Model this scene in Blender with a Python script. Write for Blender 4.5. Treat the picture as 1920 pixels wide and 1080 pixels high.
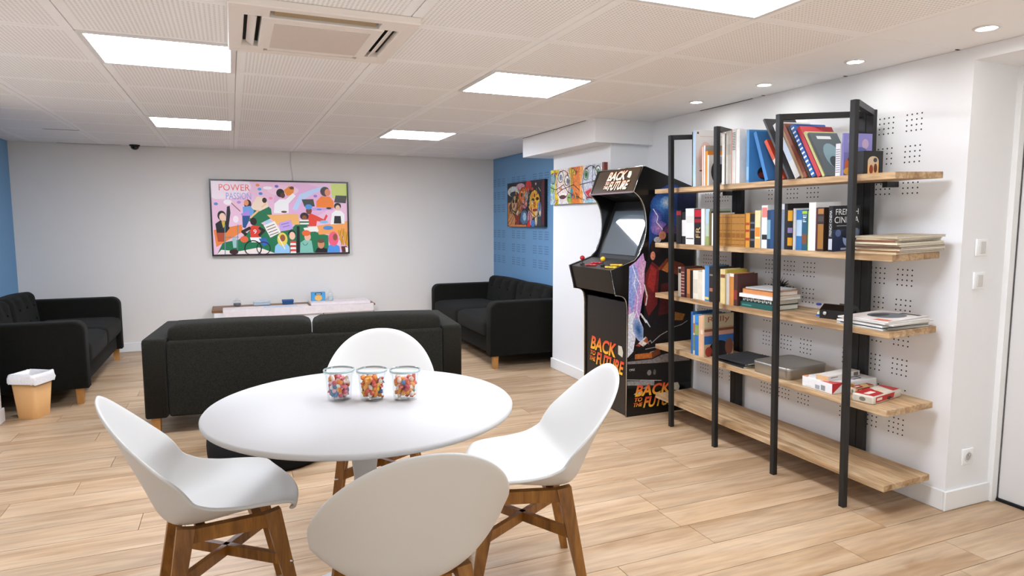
import bpy, bmesh, math, random
from mathutils import Vector, Matrix, Euler

sc = bpy.context.scene
for o in list(bpy.data.objects):
    bpy.data.objects.remove(o, do_unlink=True)
COL = sc.collection
PI = math.pi
R = math.radians
random.seed(7)

# ------------------------------------------------------------------ camera
cam_d = bpy.data.cameras.new('camera')
cam_d.sensor_width = 36.0
cam_d.sensor_fit = 'HORIZONTAL'
cam_d.lens = 1234.0 * 36.0 / 1920.0
cam_d.clip_start = 0.05
cam = bpy.data.objects.new('camera', cam_d)
COL.objects.link(cam)
cam.location = (0, 0, 1.36)
cam.rotation_euler = (R(90 - 5.83), 0, R(-22.97))
sc.camera = cam

# ------------------------------------------------------------------ world, exposure
w = bpy.data.worlds.new('world')
sc.world = w
w.use_nodes = True
w.node_tree.nodes['Background'].inputs[0].default_value = (0.93, 0.97, 1.0, 1)
w.node_tree.nodes['Background'].inputs[1].default_value = 1.15
sc.view_settings.view_transform = 'Standard'
sc.view_settings.look = 'None'
sc.view_settings.gamma = 1.0
sc.view_settings.use_curve_mapping = False
sc.view_settings.exposure = 0.0
PANEL_POWER = 40.0      # radiance of the ceiling light panels
SPOT_POWER = 90.0       # radiance of the small downlights

# ------------------------------------------------------------------ helpers
def lin(c):
    if isinstance(c, str):
        c = c.lstrip('#')
        c = tuple(int(c[i:i + 2], 16) / 255.0 for i in (0, 2, 4))
    return tuple((x / 12.92 if x <= 0.04045 else ((x + 0.055) / 1.055) ** 2.4) for x in c[:3])

class G:
    """collects verts / faces (and a colour per face)"""
    def __init__(s):
        s.v = []; s.f = []; s.c = []; s.smooth = []
    def add(s, vs, fs, col=None, smooth=False, m=None):
        n = len(s.v)
        if m is not None:
            vs = [m @ Vector(p) for p in vs]
        s.v += [tuple(p) for p in vs]
        s.f += [tuple(i + n for i in f) for f in fs]
        s.c += [col] * len(fs)
        s.smooth += [smooth] * len(fs)
        return s
    def box(s, x0, x1, y0, y1, z0, z1, col=None, bev=0.0, seg=2, m=None, smooth=None):
        if bev <= 0:
            vs = [(x, y, z) for z in (z0, z1) for y in (y0, y1) for x in (x0, x1)]
            fs = [(0, 2, 3, 1), (4, 5, 7, 6), (0, 1, 5, 4), (2, 6, 7, 3), (0, 4, 6, 2), (1, 3, 7, 5)]
            return s.add(vs, fs, col, False, m)
        bm = bmesh.new()
        bmesh.ops.create_cube(bm, size=1.0)
        for v in bm.verts:
            v.co = Vector(((x0 + x1) / 2 + v.co.x * (x1 - x0), (y0 + y1) / 2 + v.co.y * (y1 - y0), (z0 + z1) / 2 + v.co.z * (z1 - z0)))
        bev = min(bev, abs(x1 - x0) * .49, abs(y1 - y0) * .49, abs(z1 - z0) * .49)
        bmesh.ops.bevel(bm, geom=list(bm.edges), offset=bev, segments=seg, profile=0.5, affect='EDGES')
        return s.bm(bm, col, seg > 1 if smooth is None else smooth, m)
    def bm(s, bm, col=None, smooth=False, m=None):
        bm.verts.index_update()
        vs = [v.co.copy() for v in bm.verts]
        fs = [[v.index for v in f.verts] for f in bm.faces]
        bm.free()
        return s.add(vs, fs, col, smooth, m)
    def prism(s, poly, a0, a1, axis='y', col=None, m=None, smooth=False):
        """poly in the two other axes (x,z for 'y'; x,y for 'z'; y,z for 'x')"""
        def P(p, a):
            return (p[0], a, p[1]) if axis == 'y' else ((p[0], p[1], a) if axis == 'z' else (a, p[0], p[1]))
        n = len(poly)
        vs = [P(p, a0) for p in poly] + [P(p, a1) for p in poly]
        area = sum(poly[i][0] * poly[(i + 1) % n][1] - poly[(i + 1) % n][0] * poly[i][1] for i in range(n))
        flip = (area > 0) ^ (axis == 'y') ^ (a1 < a0)
        caps = [tuple(range(n)), tuple(range(2 * n - 1, n - 1, -1))]
        sides = [(i, i + n, (i + 1) % n + n, (i + 1) % n) for i in range(n)]
        if flip:
            caps = [tuple(reversed(c)) for c in caps]; sides = [tuple(reversed(c)) for c in sides]
        s.add(vs, caps, col, False, m)
        return s.add(vs, sides, col, smooth, m)
    def lathe(s, prof, n=24, c=(0, 0, 0), col=None, m=None, smooth=True, cap=True):
        vs = []; fs = []
        for r, z in prof:
            for k in range(n):
                a = 2 * PI * k / n
                vs.append((c[0] + r * math.cos(a), c[1] + r * math.sin(a), c[2] + z))
        for j in range(len(prof) - 1):
            for k in range(n):
                k2 = (k + 1) % n
                fs.append((j * n + k, j * n + k2, (j + 1) * n + k2, (j + 1) * n + k))
        s.add(vs, fs, col, smooth, m)
        if cap:
            s.add(vs[:n], [tuple(range(n - 1, -1, -1))], col, False, m)
            s.add(vs[-n:], [tuple(range(n))], col, False, m)
        return s
    def tube(s, pts, r, n=8, col=None, m=None, r1=None):
        pts = [Vector(p) for p in pts]
        vs = []; fs = []
        L = len(pts)
        for i, p in enumerate(pts):
            t = (pts[min(i + 1, L - 1)] - pts[max(i - 1, 0)]).normalized()
            up = Vector((0, 0, 1)) if abs(t.z) < .9 else Vector((1, 0, 0))
            a = t.cross(up).normalized(); b = a.cross(t).normalized()
            rr = r if r1 is None else r + (r1 - r) * i / (L - 1)
            for k in range(n):
                an = 2 * PI * k / n
                vs.append(p + a * rr * math.cos(an) + b * rr * math.sin(an))
        for i in range(L - 1):
            for k in range(n):
                k2 = (k + 1) % n
                fs.append((i * n + k, i * n + k2, (i + 1) * n + k2, (i + 1) * n + k))
        fs.append(tuple(range(n - 1, -1, -1))); fs.append(tuple(range((L - 1) * n, L * n)))
        return s.add(vs, fs, col, True, m)
    def beam(s, p0, p1, w0, h0, w1=None, h1=None, up=(0, 0, 1), col=None, m=None):
        """square bar from p0 to p1; w across, h along 'up'"""
        p0 = Vector(p0); p1 = Vector(p1); t = (p1 - p0).normalized(); u = Vector(up)
        a = t.cross(u).normalized(); b = a.cross(t).normalized()
        w1 = w0 if w1 is None else w1; h1 = h0 if h1 is None else h1
        vs = []
        for p, ww, hh in ((p0, w0, h0), (p1, w1, h1)):
            for sx, sy in ((-1, -1), (1, -1), (1, 1), (-1, 1)):
                vs.append(p + a * sx * ww / 2 + b * sy * hh / 2)
        fs = [(0, 1, 2, 3), (7, 6, 5, 4), (0, 4, 5, 1), (1, 5, 6, 2), (2, 6, 7, 3), (3, 7, 4, 0)]
        return s.add(vs, fs, col, False, m)
    def sphere(s, c, r, n=10, k=6, col=None, sc3=(1, 1, 1), m=None):
        prof = []
        vs = []; fs = []
        for j in range(k + 1):
            th = PI * j / k
            for i in range(n):
                a = 2 * PI * i / n
                vs.append((c[0] + sc3[0] * r * math.sin(th) * math.cos(a), c[1] + sc3[1] * r * math.sin(th) * math.sin(a), c[2] - sc3[2] * r * math.cos(th)))
        for j in range(k):
            for i in range(n):
                i2 = (i + 1) % n
                fs.append((j * n + i, j * n + i2, (j + 1) * n + i2, (j + 1) * n + i))
        return s.add(vs, fs, col, True, m)

def mesh_from(name, g, off=(0, 0, 0)):
    me = bpy.data.meshes.new(name)
    vs = [(p[0] - off[0], p[1] - off[1], p[2] - off[2]) for p in g.v]
    me.from_pydata(vs, [], g.f)
    me.validate(verbose=False)
    if len(me.polygons) == len(g.smooth):
        me.polygons.foreach_set('use_smooth', g.smooth)
        if any(c is not None for c in g.c):
            at = me.color_attributes.new('Col', 'FLOAT_COLOR', 'CORNER')
            buf = []
            for p, c in zip(me.polygons, g.c):
                if isinstance(c, list):
                    for q in c:
                        buf += [*lin(q), 1.0]
                    continue
                cc = lin(c) if c is not None else (1, 1, 1)
                buf += [cc[0], cc[1], cc[2], 1.0] * p.loop_total
            at.data.foreach_set('color', buf)
    me.update()
    return me

def obj(name, g, mat=None, parent=None, world=True, me=None):
    """one mesh object; with a parent and world=True the geometry is given in world space"""
    off = (0, 0, 0)
    if parent is not None and world:
        p = parent
        while p is not None:
            off = tuple(a + b for a, b in zip(off, p.location)); p = p.parent
    if me is None:
        me = mesh_from(name, g, off)
    o = bpy.data.objects.new(name, me)
    COL.objects.link(o)
    if mat is not None and len(me.materials) == 0:
        me.materials.append(mat)
    if parent is not None:
        o.parent = parent
    return o

def tag(o, label=None, cat=None, group=None, kind=None):
    if label: o['label'] = label
    if cat: o['category'] = cat
    if group: o['group'] = group
    if kind: o['kind'] = kind
    return o

def thing(name, label, cat, loc=(0, 0, 0), rot=(0, 0, 0), group=None):
    o = bpy.data.objects.new(name, None)
    o.empty_display_size = 0.05
    COL.objects.link(o)
    o.location = loc; o.rotation_euler = rot
    return tag(o, label, cat, group)

def struct(name, g, mat, parent=None, label=None):
    o = obj(name, g, mat, parent)
    if parent is None:
        o['kind'] = 'structure'
        if label: o['label'] = label
    return o

def copy_tree(o, parent=None):
    c = o.copy(); COL.objects.link(c); c.parent = parent
    for ch in o.children:
        copy_tree(ch, c)
    return c

# ------------------------------------------------------------------ materials
def mat(name, col, rough=0.5, metal=0.0, noise=None, bump=None, spec=0.5, emit=None, estr=0.0, trans=0.0, sheen=0.0, coat=0.0, var=0.0):
    """noise=(scale, amount, colour2); bump=(scale, strength); var = brightness change per object"""
    m = bpy.data.materials.new(name); m.use_nodes = True
    nt = m.node_tree; N = nt.nodes; L = nt.links
    b = N['Principled BSDF']
    c = lin(col)
    b.inputs['Base Color'].default_value = (*c, 1)
    b.inputs['Roughness'].default_value = rough
    b.inputs['Metallic'].default_value = metal
    b.inputs['Specular IOR Level'].default_value = spec
    if sheen:
        b.inputs['Sheen Weight'].default_value = sheen
    if coat:
        b.inputs['Coat Weight'].default_value = coat
    if emit:
        b.inputs['Emission Color'].default_value = (*lin(emit), 1); b.inputs['Emission Strength'].default_value = estr
    tc = None
    sock = None
    if noise or bump:
        tc = N.new('ShaderNodeTexCoord')
    if noise:
        t = N.new('ShaderNodeTexNoise'); t.inputs['Scale'].default_value = noise[0]; t.inputs['Detail'].default_value = 4
        L.new(tc.outputs['Object'], t.inputs['Vector'])
        mr = N.new('ShaderNodeMapRange'); mr.inputs[1].default_value = .3; mr.inputs[2].default_value = .7
        L.new(t.outputs['Fac'], mr.inputs[0])
        mu = N.new('ShaderNodeMath'); mu.operation = 'MULTIPLY'; mu.inputs[1].default_value = noise[1]
        L.new(mr.outputs[0], mu.inputs[0])
        mx = N.new('ShaderNodeMix'); mx.data_type = 'RGBA'
        mx.inputs[6].default_value = (*c, 1); mx.inputs[7].default_value = (*lin(noise[2]), 1)
        L.new(mu.outputs[0], mx.inputs[0]); sock = mx.outputs[2]
        L.new(sock, b.inputs['Base Color'])
    if bump:
        t = N.new('ShaderNodeTexNoise'); t.inputs['Scale'].default_value = bump[0]; t.inputs['Detail'].default_value = 3
        L.new(tc.outputs['Object'], t.inputs['Vector'])
        bp = N.new('ShaderNodeBump'); bp.inputs['Strength'].default_value = bump[1]; bp.inputs['Distance'].default_value = .01
        L.new(t.outputs['Fac'], bp.inputs['Height']); L.new(bp.outputs[0], b.inputs['Normal'])
    return m

def wood(name, c1, c2, c3, axis='x', scale=1.0, rough=0.45, per_object=True, knots=True, grain=1.0):
    m = bpy.data.materials.new(name); m.use_nodes = True
    nt = m.node_tree; N = nt.nodes; L = nt.links
    b = N['Principled BSDF']; b.inputs['Roughness'].default_value = rough
    tc = N.new('ShaderNodeTexCoord'); oi = N.new('ShaderNodeObjectInfo')
    mp = N.new('ShaderNodeMapping')
    s = [9.0 * scale] * 3; s['xyz'.index(axis)] = 0.9 * scale
    mp.inputs['Scale'].default_value = s
    add = N.new('ShaderNodeVectorMath'); add.operation = 'MULTIPLY_ADD'
    L.new(tc.outputs['Object'], add.inputs[0]); add.inputs[1].default_value = (1, 1, 1)
    rs = N.new('ShaderNodeVectorMath'); rs.operation = 'SCALE'; rs.inputs[3].default_value = 37.0 if per_object else 0.0
    cmb = N.new('ShaderNodeCombineXYZ')
    for k in range(3): L.new(oi.outputs['Random'], cmb.inputs[k])
    L.new(cmb.outputs[0], rs.inputs[0]); L.new(rs.outputs[0], add.inputs[2])
    L.new(add.outputs[0], mp.inputs['Vector'])
    n1 = N.new('ShaderNodeTexNoise'); n1.inputs['Scale'].default_value = 1.0; n1.inputs['Detail'].default_value = 5; n1.inputs['Distortion'].default_value = 1.2
    L.new(mp.outputs[0], n1.inputs['Vector'])
    n2 = N.new('ShaderNodeTexNoise'); n2.inputs['Scale'].default_value = 6.0; n2.inputs['Detail'].default_value = 6
    L.new(mp.outputs[0], n2.inputs['Vector'])
    r1 = N.new('ShaderNodeValToRGB')
    e = r1.color_ramp.elements
    e[0].position = .30; e[0].color = (*lin(c3), 1); e[1].position = .50; e[1].color = (*lin(c1), 1)
    e2 = e.new(.68); e2.color = (*lin(c2), 1)
    L.new(n1.outputs['Fac'], r1.inputs[0])
    mx = N.new('ShaderNodeMix'); mx.data_type = 'RGBA'; mx.blend_type = 'MULTIPLY'
    r2 = N.new('ShaderNodeMapRange'); r2.inputs[1].default_value = .35; r2.inputs[2].default_value = .62; r2.inputs[3].default_value = 1 - .28 * grain; r2.inputs[4].default_value = 1.05
    L.new(n2.outputs['Fac'], r2.inputs[0])
    mx.inputs[0].default_value = 1.0
    L.new(r1.outputs[0], mx.inputs[6]); L.new(r2.outputs[0], mx.inputs[7])
    out = mx.outputs[2]
    if knots:
        mk = N.new('ShaderNodeMapping'); s2 = [11.0 * scale] * 3; s2['xyz'.index(axis)] = 3.2 * scale
        mk.inputs['Scale'].default_value = s2; L.new(add.outputs[0], mk.inputs['Vector'])
        nk = N.new('ShaderNodeTexNoise'); nk.inputs['Scale'].default_value = .8; nk.inputs['Detail'].default_value = 3; nk.inputs['Distortion'].default_value = .8
        L.new(mk.outputs[0], nk.inputs['Vector'])
        rk = N.new('ShaderNodeMapRange'); rk.inputs[1].default_value = .63; rk.inputs[2].default_value = .78; rk.inputs[4].default_value = .55
        L.new(nk.outputs['Fac'], rk.inputs[0])
        mz = N.new('ShaderNodeMix'); mz.data_type = 'RGBA'; mz.blend_type = 'MULTIPLY'; mz.inputs[7].default_value = (.62, .47, .32, 1)
        L.new(rk.outputs[0], mz.inputs[0]); L.new(out, mz.inputs[6]); out = mz.outputs[2]
    if per_object:
        hs = N.new('ShaderNodeHueSaturation')
        mr = N.new('ShaderNodeMapRange'); mr.inputs[3].default_value = .90; mr.inputs[4].default_value = 1.08
        L.new(oi.outputs['Random'], mr.inputs[0]); L.new(mr.outputs[0], hs.inputs['Value']); L.new(out, hs.inputs['Color'])
        out = hs.outputs[0]
    L.new(out, b.inputs['Base Color'])
    bp = N.new('ShaderNodeBump'); bp.inputs['Strength'].default_value = .08; bp.inputs['Distance'].default_value = .004
    L.new(n2.outputs['Fac'], bp.inputs['Height']); L.new(bp.outputs[0], b.inputs['Normal'])
    return m

def attr_mat(name, rough=0.5, emit=0.0, spec=.4, noise=0.0, nscale=60.0):
    """colours come from the mesh colour attribute (flat print)"""
    m = bpy.data.materials.new(name); m.use_nodes = True
    N = m.node_tree.nodes; L = m.node_tree.links; b = N['Principled BSDF']
    a = N.new('ShaderNodeVertexColor'); a.layer_name = 'Col'
    out = a.outputs[0]
    if noise:
        tc = N.new('ShaderNodeTexCoord'); t = N.new('ShaderNodeTexNoise'); t.inputs['Scale'].default_value = nscale; t.inputs['Detail'].default_value = 5
        L.new(tc.outputs['Object'], t.inputs['Vector'])
        mr = N.new('ShaderNodeMapRange'); mr.inputs[1].default_value = .3; mr.inputs[2].default_value = .7; mr.inputs[3].default_value = 1 - noise; mr.inputs[4].default_value = 1 + noise
        L.new(t.outputs['Fac'], mr.inputs[0])
        mx = N.new('ShaderNodeMix'); mx.data_type = 'RGBA'; mx.blend_type = 'MULTIPLY'; mx.inputs[0].default_value = 1
        L.new(out, mx.inputs[6]); L.new(mr.outputs[0], mx.inputs[7]); out = mx.outputs[2]
    L.new(out, b.inputs['Base Color'])
    b.inputs['Roughness'].default_value = rough; b.inputs['Specular IOR Level'].default_value = spec
    if emit:
        L.new(out, b.inputs['Emission Color']); b.inputs['Emission Strength'].default_value = emit
    return m

def emit_mat(name, col, strength):
    m = bpy.data.materials.new(name); m.use_nodes = True
    N = m.node_tree.nodes; N.remove(N['Principled BSDF'])
    e = N.new('ShaderNodeEmission'); e.inputs[0].default_value = (*lin(col), 1); e.inputs[1].default_value = strength
    m.node_tree.links.new(e.outputs[0], N['Material Output'].inputs[0])
    return m

def thin_glass(name, col=(1, 1, 1), refl=0.12, tint=(0.97, 0.985, 0.985)):
    m = bpy.data.materials.new(name); m.use_nodes = True
    N = m.node_tree.nodes; L = m.node_tree.links; N.remove(N['Principled BSDF'])
    t = N.new('ShaderNodeBsdfTransparent'); t.inputs[0].default_value = (*tint, 1)
    g = N.new('ShaderNodeBsdfGlossy'); g.inputs['Roughness'].default_value = .04
    lw = N.new('ShaderNodeLayerWeight'); lw.inputs[0].default_value = .5
    pw_ = N.new('ShaderNodeMath'); pw_.operation = 'POWER'; pw_.inputs[1].default_value = 4.0; L.new(lw.outputs['Facing'], pw_.inputs[0])
    fr = N.new('ShaderNodeMath'); fr.operation = 'MULTIPLY_ADD'; fr.inputs[1].default_value = .55; fr.inputs[2].default_value = .03; L.new(pw_.outputs[0], fr.inputs[0])
    mx = N.new('ShaderNodeMixShader')
    L.new(fr.outputs[0], mx.inputs[0]); L.new(t.outputs[0], mx.inputs[1]); L.new(g.outputs[0], mx.inputs[2])
    L.new(mx.outputs[0], N['Material Output'].inputs[0])
    return m

def tile_mat():
    """perforated white ceiling tile: fine holes inside a plain border, in each tile's own space"""
    m = bpy.data.materials.new('perforated_tile'); m.use_nodes = True
    N = m.node_tree.nodes; L = m.node_tree.links; b = N['Principled BSDF']
    b.inputs['Roughness'].default_value = .8
    tc = N.new('ShaderNodeTexCoord'); sp = N.new('ShaderNodeSeparateXYZ'); L.new(tc.outputs['Object'], sp.inputs[0])
    def M(op, a, bb=None):
        n = N.new('ShaderNodeMath'); n.operation = op
        for i, q in enumerate((a, bb)):
            if q is None: continue
            if isinstance(q, (int, float)): n.inputs[i].default_value = q
            else: L.new(q, n.inputs[i])
        return n.outputs[0]
    P = 0.0165
    d2 = None; inside = None
    for k in range(2):
        s = sp.outputs[k]
        f = M('SUBTRACT', M('FRACT', M('ADD', M('DIVIDE', s, P), 100.0)), 0.5)
        q = M('MULTIPLY', f, f)
        d2 = q if d2 is None else M('ADD', d2, q)
        i = M('LESS_THAN', M('ABSOLUTE', s), .262)
        inside = i if inside is None else M('MULTIPLY', inside, i)
    mr = N.new('ShaderNodeMapRange'); mr.inputs[1].default_value = .045; mr.inputs[2].default_value = .10; mr.inputs[3].default_value = 1; mr.inputs[4].default_value = 0
    L.new(d2, mr.inputs[0])
    fac = M('MULTIPLY', mr.outputs[0], inside)
    mx = N.new('ShaderNodeMix'); mx.data_type = 'RGBA'
    mx.inputs[6].default_value = (*lin('#fcfbfa'), 1); mx.inputs[7].default_value = (*lin('#dad4cf'), 1)
    L.new(fac, mx.inputs[0]); L.new(mx.outputs[2], b.inputs['Base Color'])
    return m

M = {}
M['wall'] = mat('white_wall_paint', '#eeeeee', .65, bump=(180, .04))
M['wall_back'] = mat('grey_white_wall_paint', '#ece6df', .65, bump=(180, .04))
M['blue'] = mat('blue_wall_paint', '#6f9cc4', .7, bump=(180, .04))
M['trim'] = mat('white_trim_paint', '#f0f0ee', .4)
M['door'] = mat('door_paint', '#e2e0de', .4)
M['black_gap'] = mat('dark_gap', '#0c0b0a', .9)
M['ceil'] = mat('ceiling_board', '#e8e2dd', .8)
M['tile'] = tile_mat()
M['tile_plain'] = mat('plain_ceiling_tile', '#f8f7f6', .7)
M['panel_light'] = emit_mat('light_panel_glow', '#e9f1ff', PANEL_POWER)
M['spot_light'] = emit_mat('downlight_glow', '#ffffff', SPOT_POWER)
M['white_metal'] = mat('white_lacquered_metal', '#e6e4e2', .4)
M['floor'] = wood('oak_plank', '#bd9f7e', '#c6ab8c', '#a98763', 'x', .8, .42, grain=.65)
M['floor_base'] = mat('floor_base', '#c49a6a', .5)
M['shelf_wood'] = wood('pale_shelf_wood', '#bf9c72', '#d2b590', '#94704a', 'y', 1.4, .55)
M['leg_wood'] = wood('oiled_oak_leg', '#8f5c20', '#a26d2a', '#704513', 'z', 2.5, .42, knots=False, grain=.5)
M['sofa_leg'] = mat('light_oak_leg', '#c08a48', .5, noise=(30, .5, '#a8733a'))
M['fabric'] = mat('charcoal_fabric', '#2a2821', .95, noise=(160, .9, '#15140f'), bump=(420, .35), spec=.15, sheen=.04)
M['fabric_dark'] = mat('dark_charcoal_fabric', '#1b1a16', .95, noise=(160, .7, '#100f0c'), bump=(420, .35), spec=.15, sheen=.03)
M['black_fabric'] = mat('black_pouf_fabric', '#141416', .95, noise=(200, .5, '#232326'), bump=(420, .3), spec=.2)
M['black_metal'] = mat('black_steel', '#131211', .5, metal=.0, spec=.5)
M['plastic_white'] = mat('white_moulded_plastic', '#d2d0cb', .5)
M['table_white'] = mat('white_lacquer_table', '#bfbdbb', .55)
M['glass'] = thin_glass('clear_jar_glass')
M['chrome'] = mat('chrome', '#d8d8d8', .15, metal=1.0)
M['black_gloss'] = mat('black_gloss_panel', '#0c0b0b', .25)
M['black_matte'] = mat('black_matte', '#111010', .6)
M['print'] = attr_mat('flat_print', .45)
M['paint'] = attr_mat('painted_canvas', .55, noise=.35, nscale=70)
M['screen_print'] = attr_mat('screen_picture', .25, emit=.18)
M['marquee_print'] = attr_mat('backlit_marquee_print', .3, emit=.9)
M['paper'] = mat('paper_pages', '#e2dccd', .85, noise=(140, .5, '#c8c0ae'))
M['ac'] = mat('air_conditioner_plastic', '#eee5dc', .5)
M['ac_grille'] = mat('air_conditioner_grille', '#dccfc2', .6, noise=(300, .5, '#c8b8aa'))
M['ac_dark'] = mat('air_conditioner_louver', '#a58f6f', .5)
M['kraft'] = mat('kraft_bin', '#d9a468', .6)
M['liner'] = mat('white_bin_liner', '#ece8e6', .35, bump=(60, .5))
M['hole'] = mat('dark_wall_hole', '#37332f', .9)
M['hole_blue'] = mat('dark_blue_wall_hole', '#37516e', .9)

_cm = {}
def cmat(col, rough=.5, metal=0.0):
    """plain coloured material, shared by colour"""
    k = (col, rough, metal)
    if k not in _cm:
        _cm[k] = mat('colour_' + col.lstrip('#'), col, rough, metal, noise=(25, .25, '#%02x%02x%02x' % tuple(int(int(col.lstrip('#')[i:i+2], 16) * .8) for i in (0, 2, 4))))
    return _cm[k]

# flat prints ------------------------------------------------------
_tx = {}
def text_geo(s, bold=0.0):
    """outline of a word as flat triangles, cap height about 1"""
    key = (s, bold)
    if key not in _tx:
        cu = bpy.data.curves.new('t', 'FONT'); cu.body = s; cu.size = 1.0; cu.offset = bold; cu.resolution_u = 3
        to = bpy.data.objects.new('t', cu); COL.objects.link(to)
        dg = bpy.context.evaluated_depsgraph_get()
        me = bpy.data.meshes.new_from_object(to.evaluated_get(dg))
        vs = [(v.co.x, v.co.y) for v in me.vertices]; fs = [tuple(p.vertices) for p in me.polygons]
        bpy.data.objects.remove(to, do_unlink=True); bpy.data.curves.remove(cu); bpy.data.meshes.remove(me)
        x0 = min(v[0] for v in vs); x1 = max(v[0] for v in vs); y0 = min(v[1] for v in vs); y1 = max(v[1] for v in vs)
        _tx[key] = ([((v[0] - x0) / (x1 - x0), (v[1] - y0) / (y1 - y0)) for v in vs], fs)
    return _tx[key]

class Art:
    """layers of flat colour on a rectangle: origin o, edge vectors U and V (v up), normal n"""
    def __init__(s, o, U, V, n, step=4e-5, base=4e-4):
        s.o = Vector(o); s.U = Vector(U); s.V = Vector(V); s.n = Vector(n).normalized(); s.k = 0; s.step = step; s.base = base
        s.g = G()
        t = s.U.cross(s.V); s.flip = t.dot(s.n) < 0
        s.asp = s.U.length / s.V.length
    def P(s, u, v):
        return s.o + s.U * u + s.V * v + s.n * (s.base + s.k * s.step)
    def poly(s, pts, col):
        s.k += 1
        pts = [(min(max(p[0], 0), 1), min(max(p[1], 0), 1)) for p in pts]
        a = sum(pts[i][0] * pts[(i + 1) % len(pts)][1] - pts[(i + 1) % len(pts)][0] * pts[i][1] for i in range(len(pts)))
        f = tuple(range(len(pts)))
        if (a < 0) ^ s.flip: f = tuple(reversed(f))
        s.g.add([s.P(*p) for p in pts], [f], col)
        return s
    def rect(s, u0, v0, u1, v1, col):
        return s.poly([(u0, v0), (u1, v0), (u1, v1), (u0, v1)], col)
    def ell(s, cu, cv, ru, rv, col, a0=0, a1=360, n=18, rot=0):
        """radii in units of the rectangle's width and height"""
        pts = []
        full = abs(a1 - a0) >= 360
        nn = n if full else n + 1
        for i in range(nn):
            a = R(a0 + (a1 - a0) * i / n)
            x = ru * math.cos(a) * s.asp; y = rv * math.sin(a)
            if rot:
                c, q = math.cos(R(rot)), math.sin(R(rot)); x, y = x * c - y * q, x * q + y * c
            pts.append((cu + x / s.asp, cv + y))
        return s.poly(pts, col)
    def line(s, pts, wd, col):
        """wd as part of the height"""
        for (a, b) in zip(pts[:-1], pts[1:]):
            d = Vector(((b[0] - a[0]) * s.asp, b[1] - a[1]))
            if d.length < 1e-6: continue
            d.normalize(); q = Vector((-d.y, d.x)) * wd / 2
            e = d * wd * .3
            s.poly([((a[0] + (-e.x - q.x) / s.asp), a[1] - e.y - q.y), (b[0] + (e.x - q.x) / s.asp, b[1] + e.y - q.y),
                    (b[0] + (e.x + q.x) / s.asp, b[1] + e.y + q.y), (a[0] + (-e.x + q.x) / s.asp, a[1] - e.y + q.y)], col)
        return s
    def ring(s, cu, cv, rv, wd, col, n=20, a0=0, a1=360):
        pts = [(cu + rv / s.asp * math.cos(R(a0 + (a1 - a0) * i / n)), cv + rv * math.sin(R(a0 + (a1 - a0) * i / n))) for i in range(n + 1)]
        return s.line(pts, wd, col)
    def text(s, word, u0, v0, u1, v1, col, shear=0.0, skew=0.0, grad=None, bold=0.0):
        """word stretched into the box; skew lifts the right end; grad = second colour (top)"""
        s.k += 1
        vs, fs = text_geo(word, bold)
        P = [s.P(u0 + (u1 - u0) * x + shear * (y), v0 + (v1 - v0) * y + skew * x) for x, y in vs]
        if grad is None:
            s.g.add(P, [tuple(reversed(f)) if s.flip else f for f in fs], col)
        else:
            ca = [int(col.lstrip('#')[i:i + 2], 16) for i in (0, 2, 4)]; cb = [int(grad.lstrip('#')[i:i + 2], 16) for i in (0, 2, 4)]
            for f in fs:
                ids = tuple(reversed(f)) if s.flip else f
                cs = ['#%02x%02x%02x' % tuple(int(a + (b - a) * vs[i][1]) for a, b in zip(ca, cb)) for i in ids]
                s.g.add([P[i] for i in ids], [tuple(range(len(ids)))], None)
                s.g.c[-1] = cs
        return s

# ================================================================== THE ROOM
ZC = 2.122            # ceiling height
XR = 3.04             # right wall
YB = 7.79             # back wall
TX, TY = 0.602, 0.588 # ceiling tile pitch

# floor: separate oak planks laid across the room on a base
floor = struct('floor', G().box(-2.1, 3.6, -1.0, 7.9, -.06, -.010), M['floor_base'])
floor['label'] = 'pale oak plank floor'
PW = .182
row = -3
while True:
    y0 = 1.573 + PW * row
    if y0 > YB - .02: break
    y1 = min(y0 + PW, YB)
    xa = max(-1.97, -.30 * y1 - .45)
    rnd = random.Random(100 + row)
    x = xa - rnd.random() * .9
    while x < 3.5:
        x1 = x + 1.285
        a, b2 = max(x, xa), min(x1, 3.5)
        if b2 - a > .02:
            g = G().box(a + .0012, b2 - .0012, y0 + .0014, y1 - .0014, -.010, 0)
            pl = obj('plank', None, M['floor'], floor, me=mesh_from('plank', g, ((a + b2) / 2, (y0 + y1) / 2, 0)))
            pl.location = ((a + b2) / 2, (y0 + y1) / 2, 0)
        x = x1
    row += 1

# walls
struct('wall_back', G().box(-2.1, 3.2, YB, YB + .12, 0, ZC), M['wall_back'], label='white back wall behind the television')
struct('wall_left', G().box(-2.1, -1.95, 5.375, YB, 0, ZC), M['blue'], label='blue wall of the left alcove')
struct('wall_left_front', G().box(-2.1, -1.49, .3, 5.375, 0, ZC), M['wall'], label='white wall at the left edge')
wr = struct('wall_right', G().box(XR, 3.62, 1.953, 4.45, 0, ZC), M['wall'], label='white perforated wall behind the bookshelf')
wb = struct('wall_right_blue', G().box(3.05, 3.3, 5.35, YB, 0, ZC), M['blue'], label='blue perforated wall behind the right sofa')
struct('wall_column', G().box(2.70, 3.3, 4.43, 5.405, 0, ZC), M['wall'], label='white column beside the arcade machine')
struct('wall_soffit', G().box(2.522, XR, 4.36, 5.69, 1.946, ZC), M['wall'], label='white boxed beam under the ceiling')
struct('wall_entrance', G().box(3.44, 3.62, .3, 1.953, 0, ZC - .06), M['wall'], label='white wall around the door')
struct('wall_lintel', G().box(XR, 3.62, .3, 1.953, 2.064, ZC), M['wall'], label='white lintel above the door recess')

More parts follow.
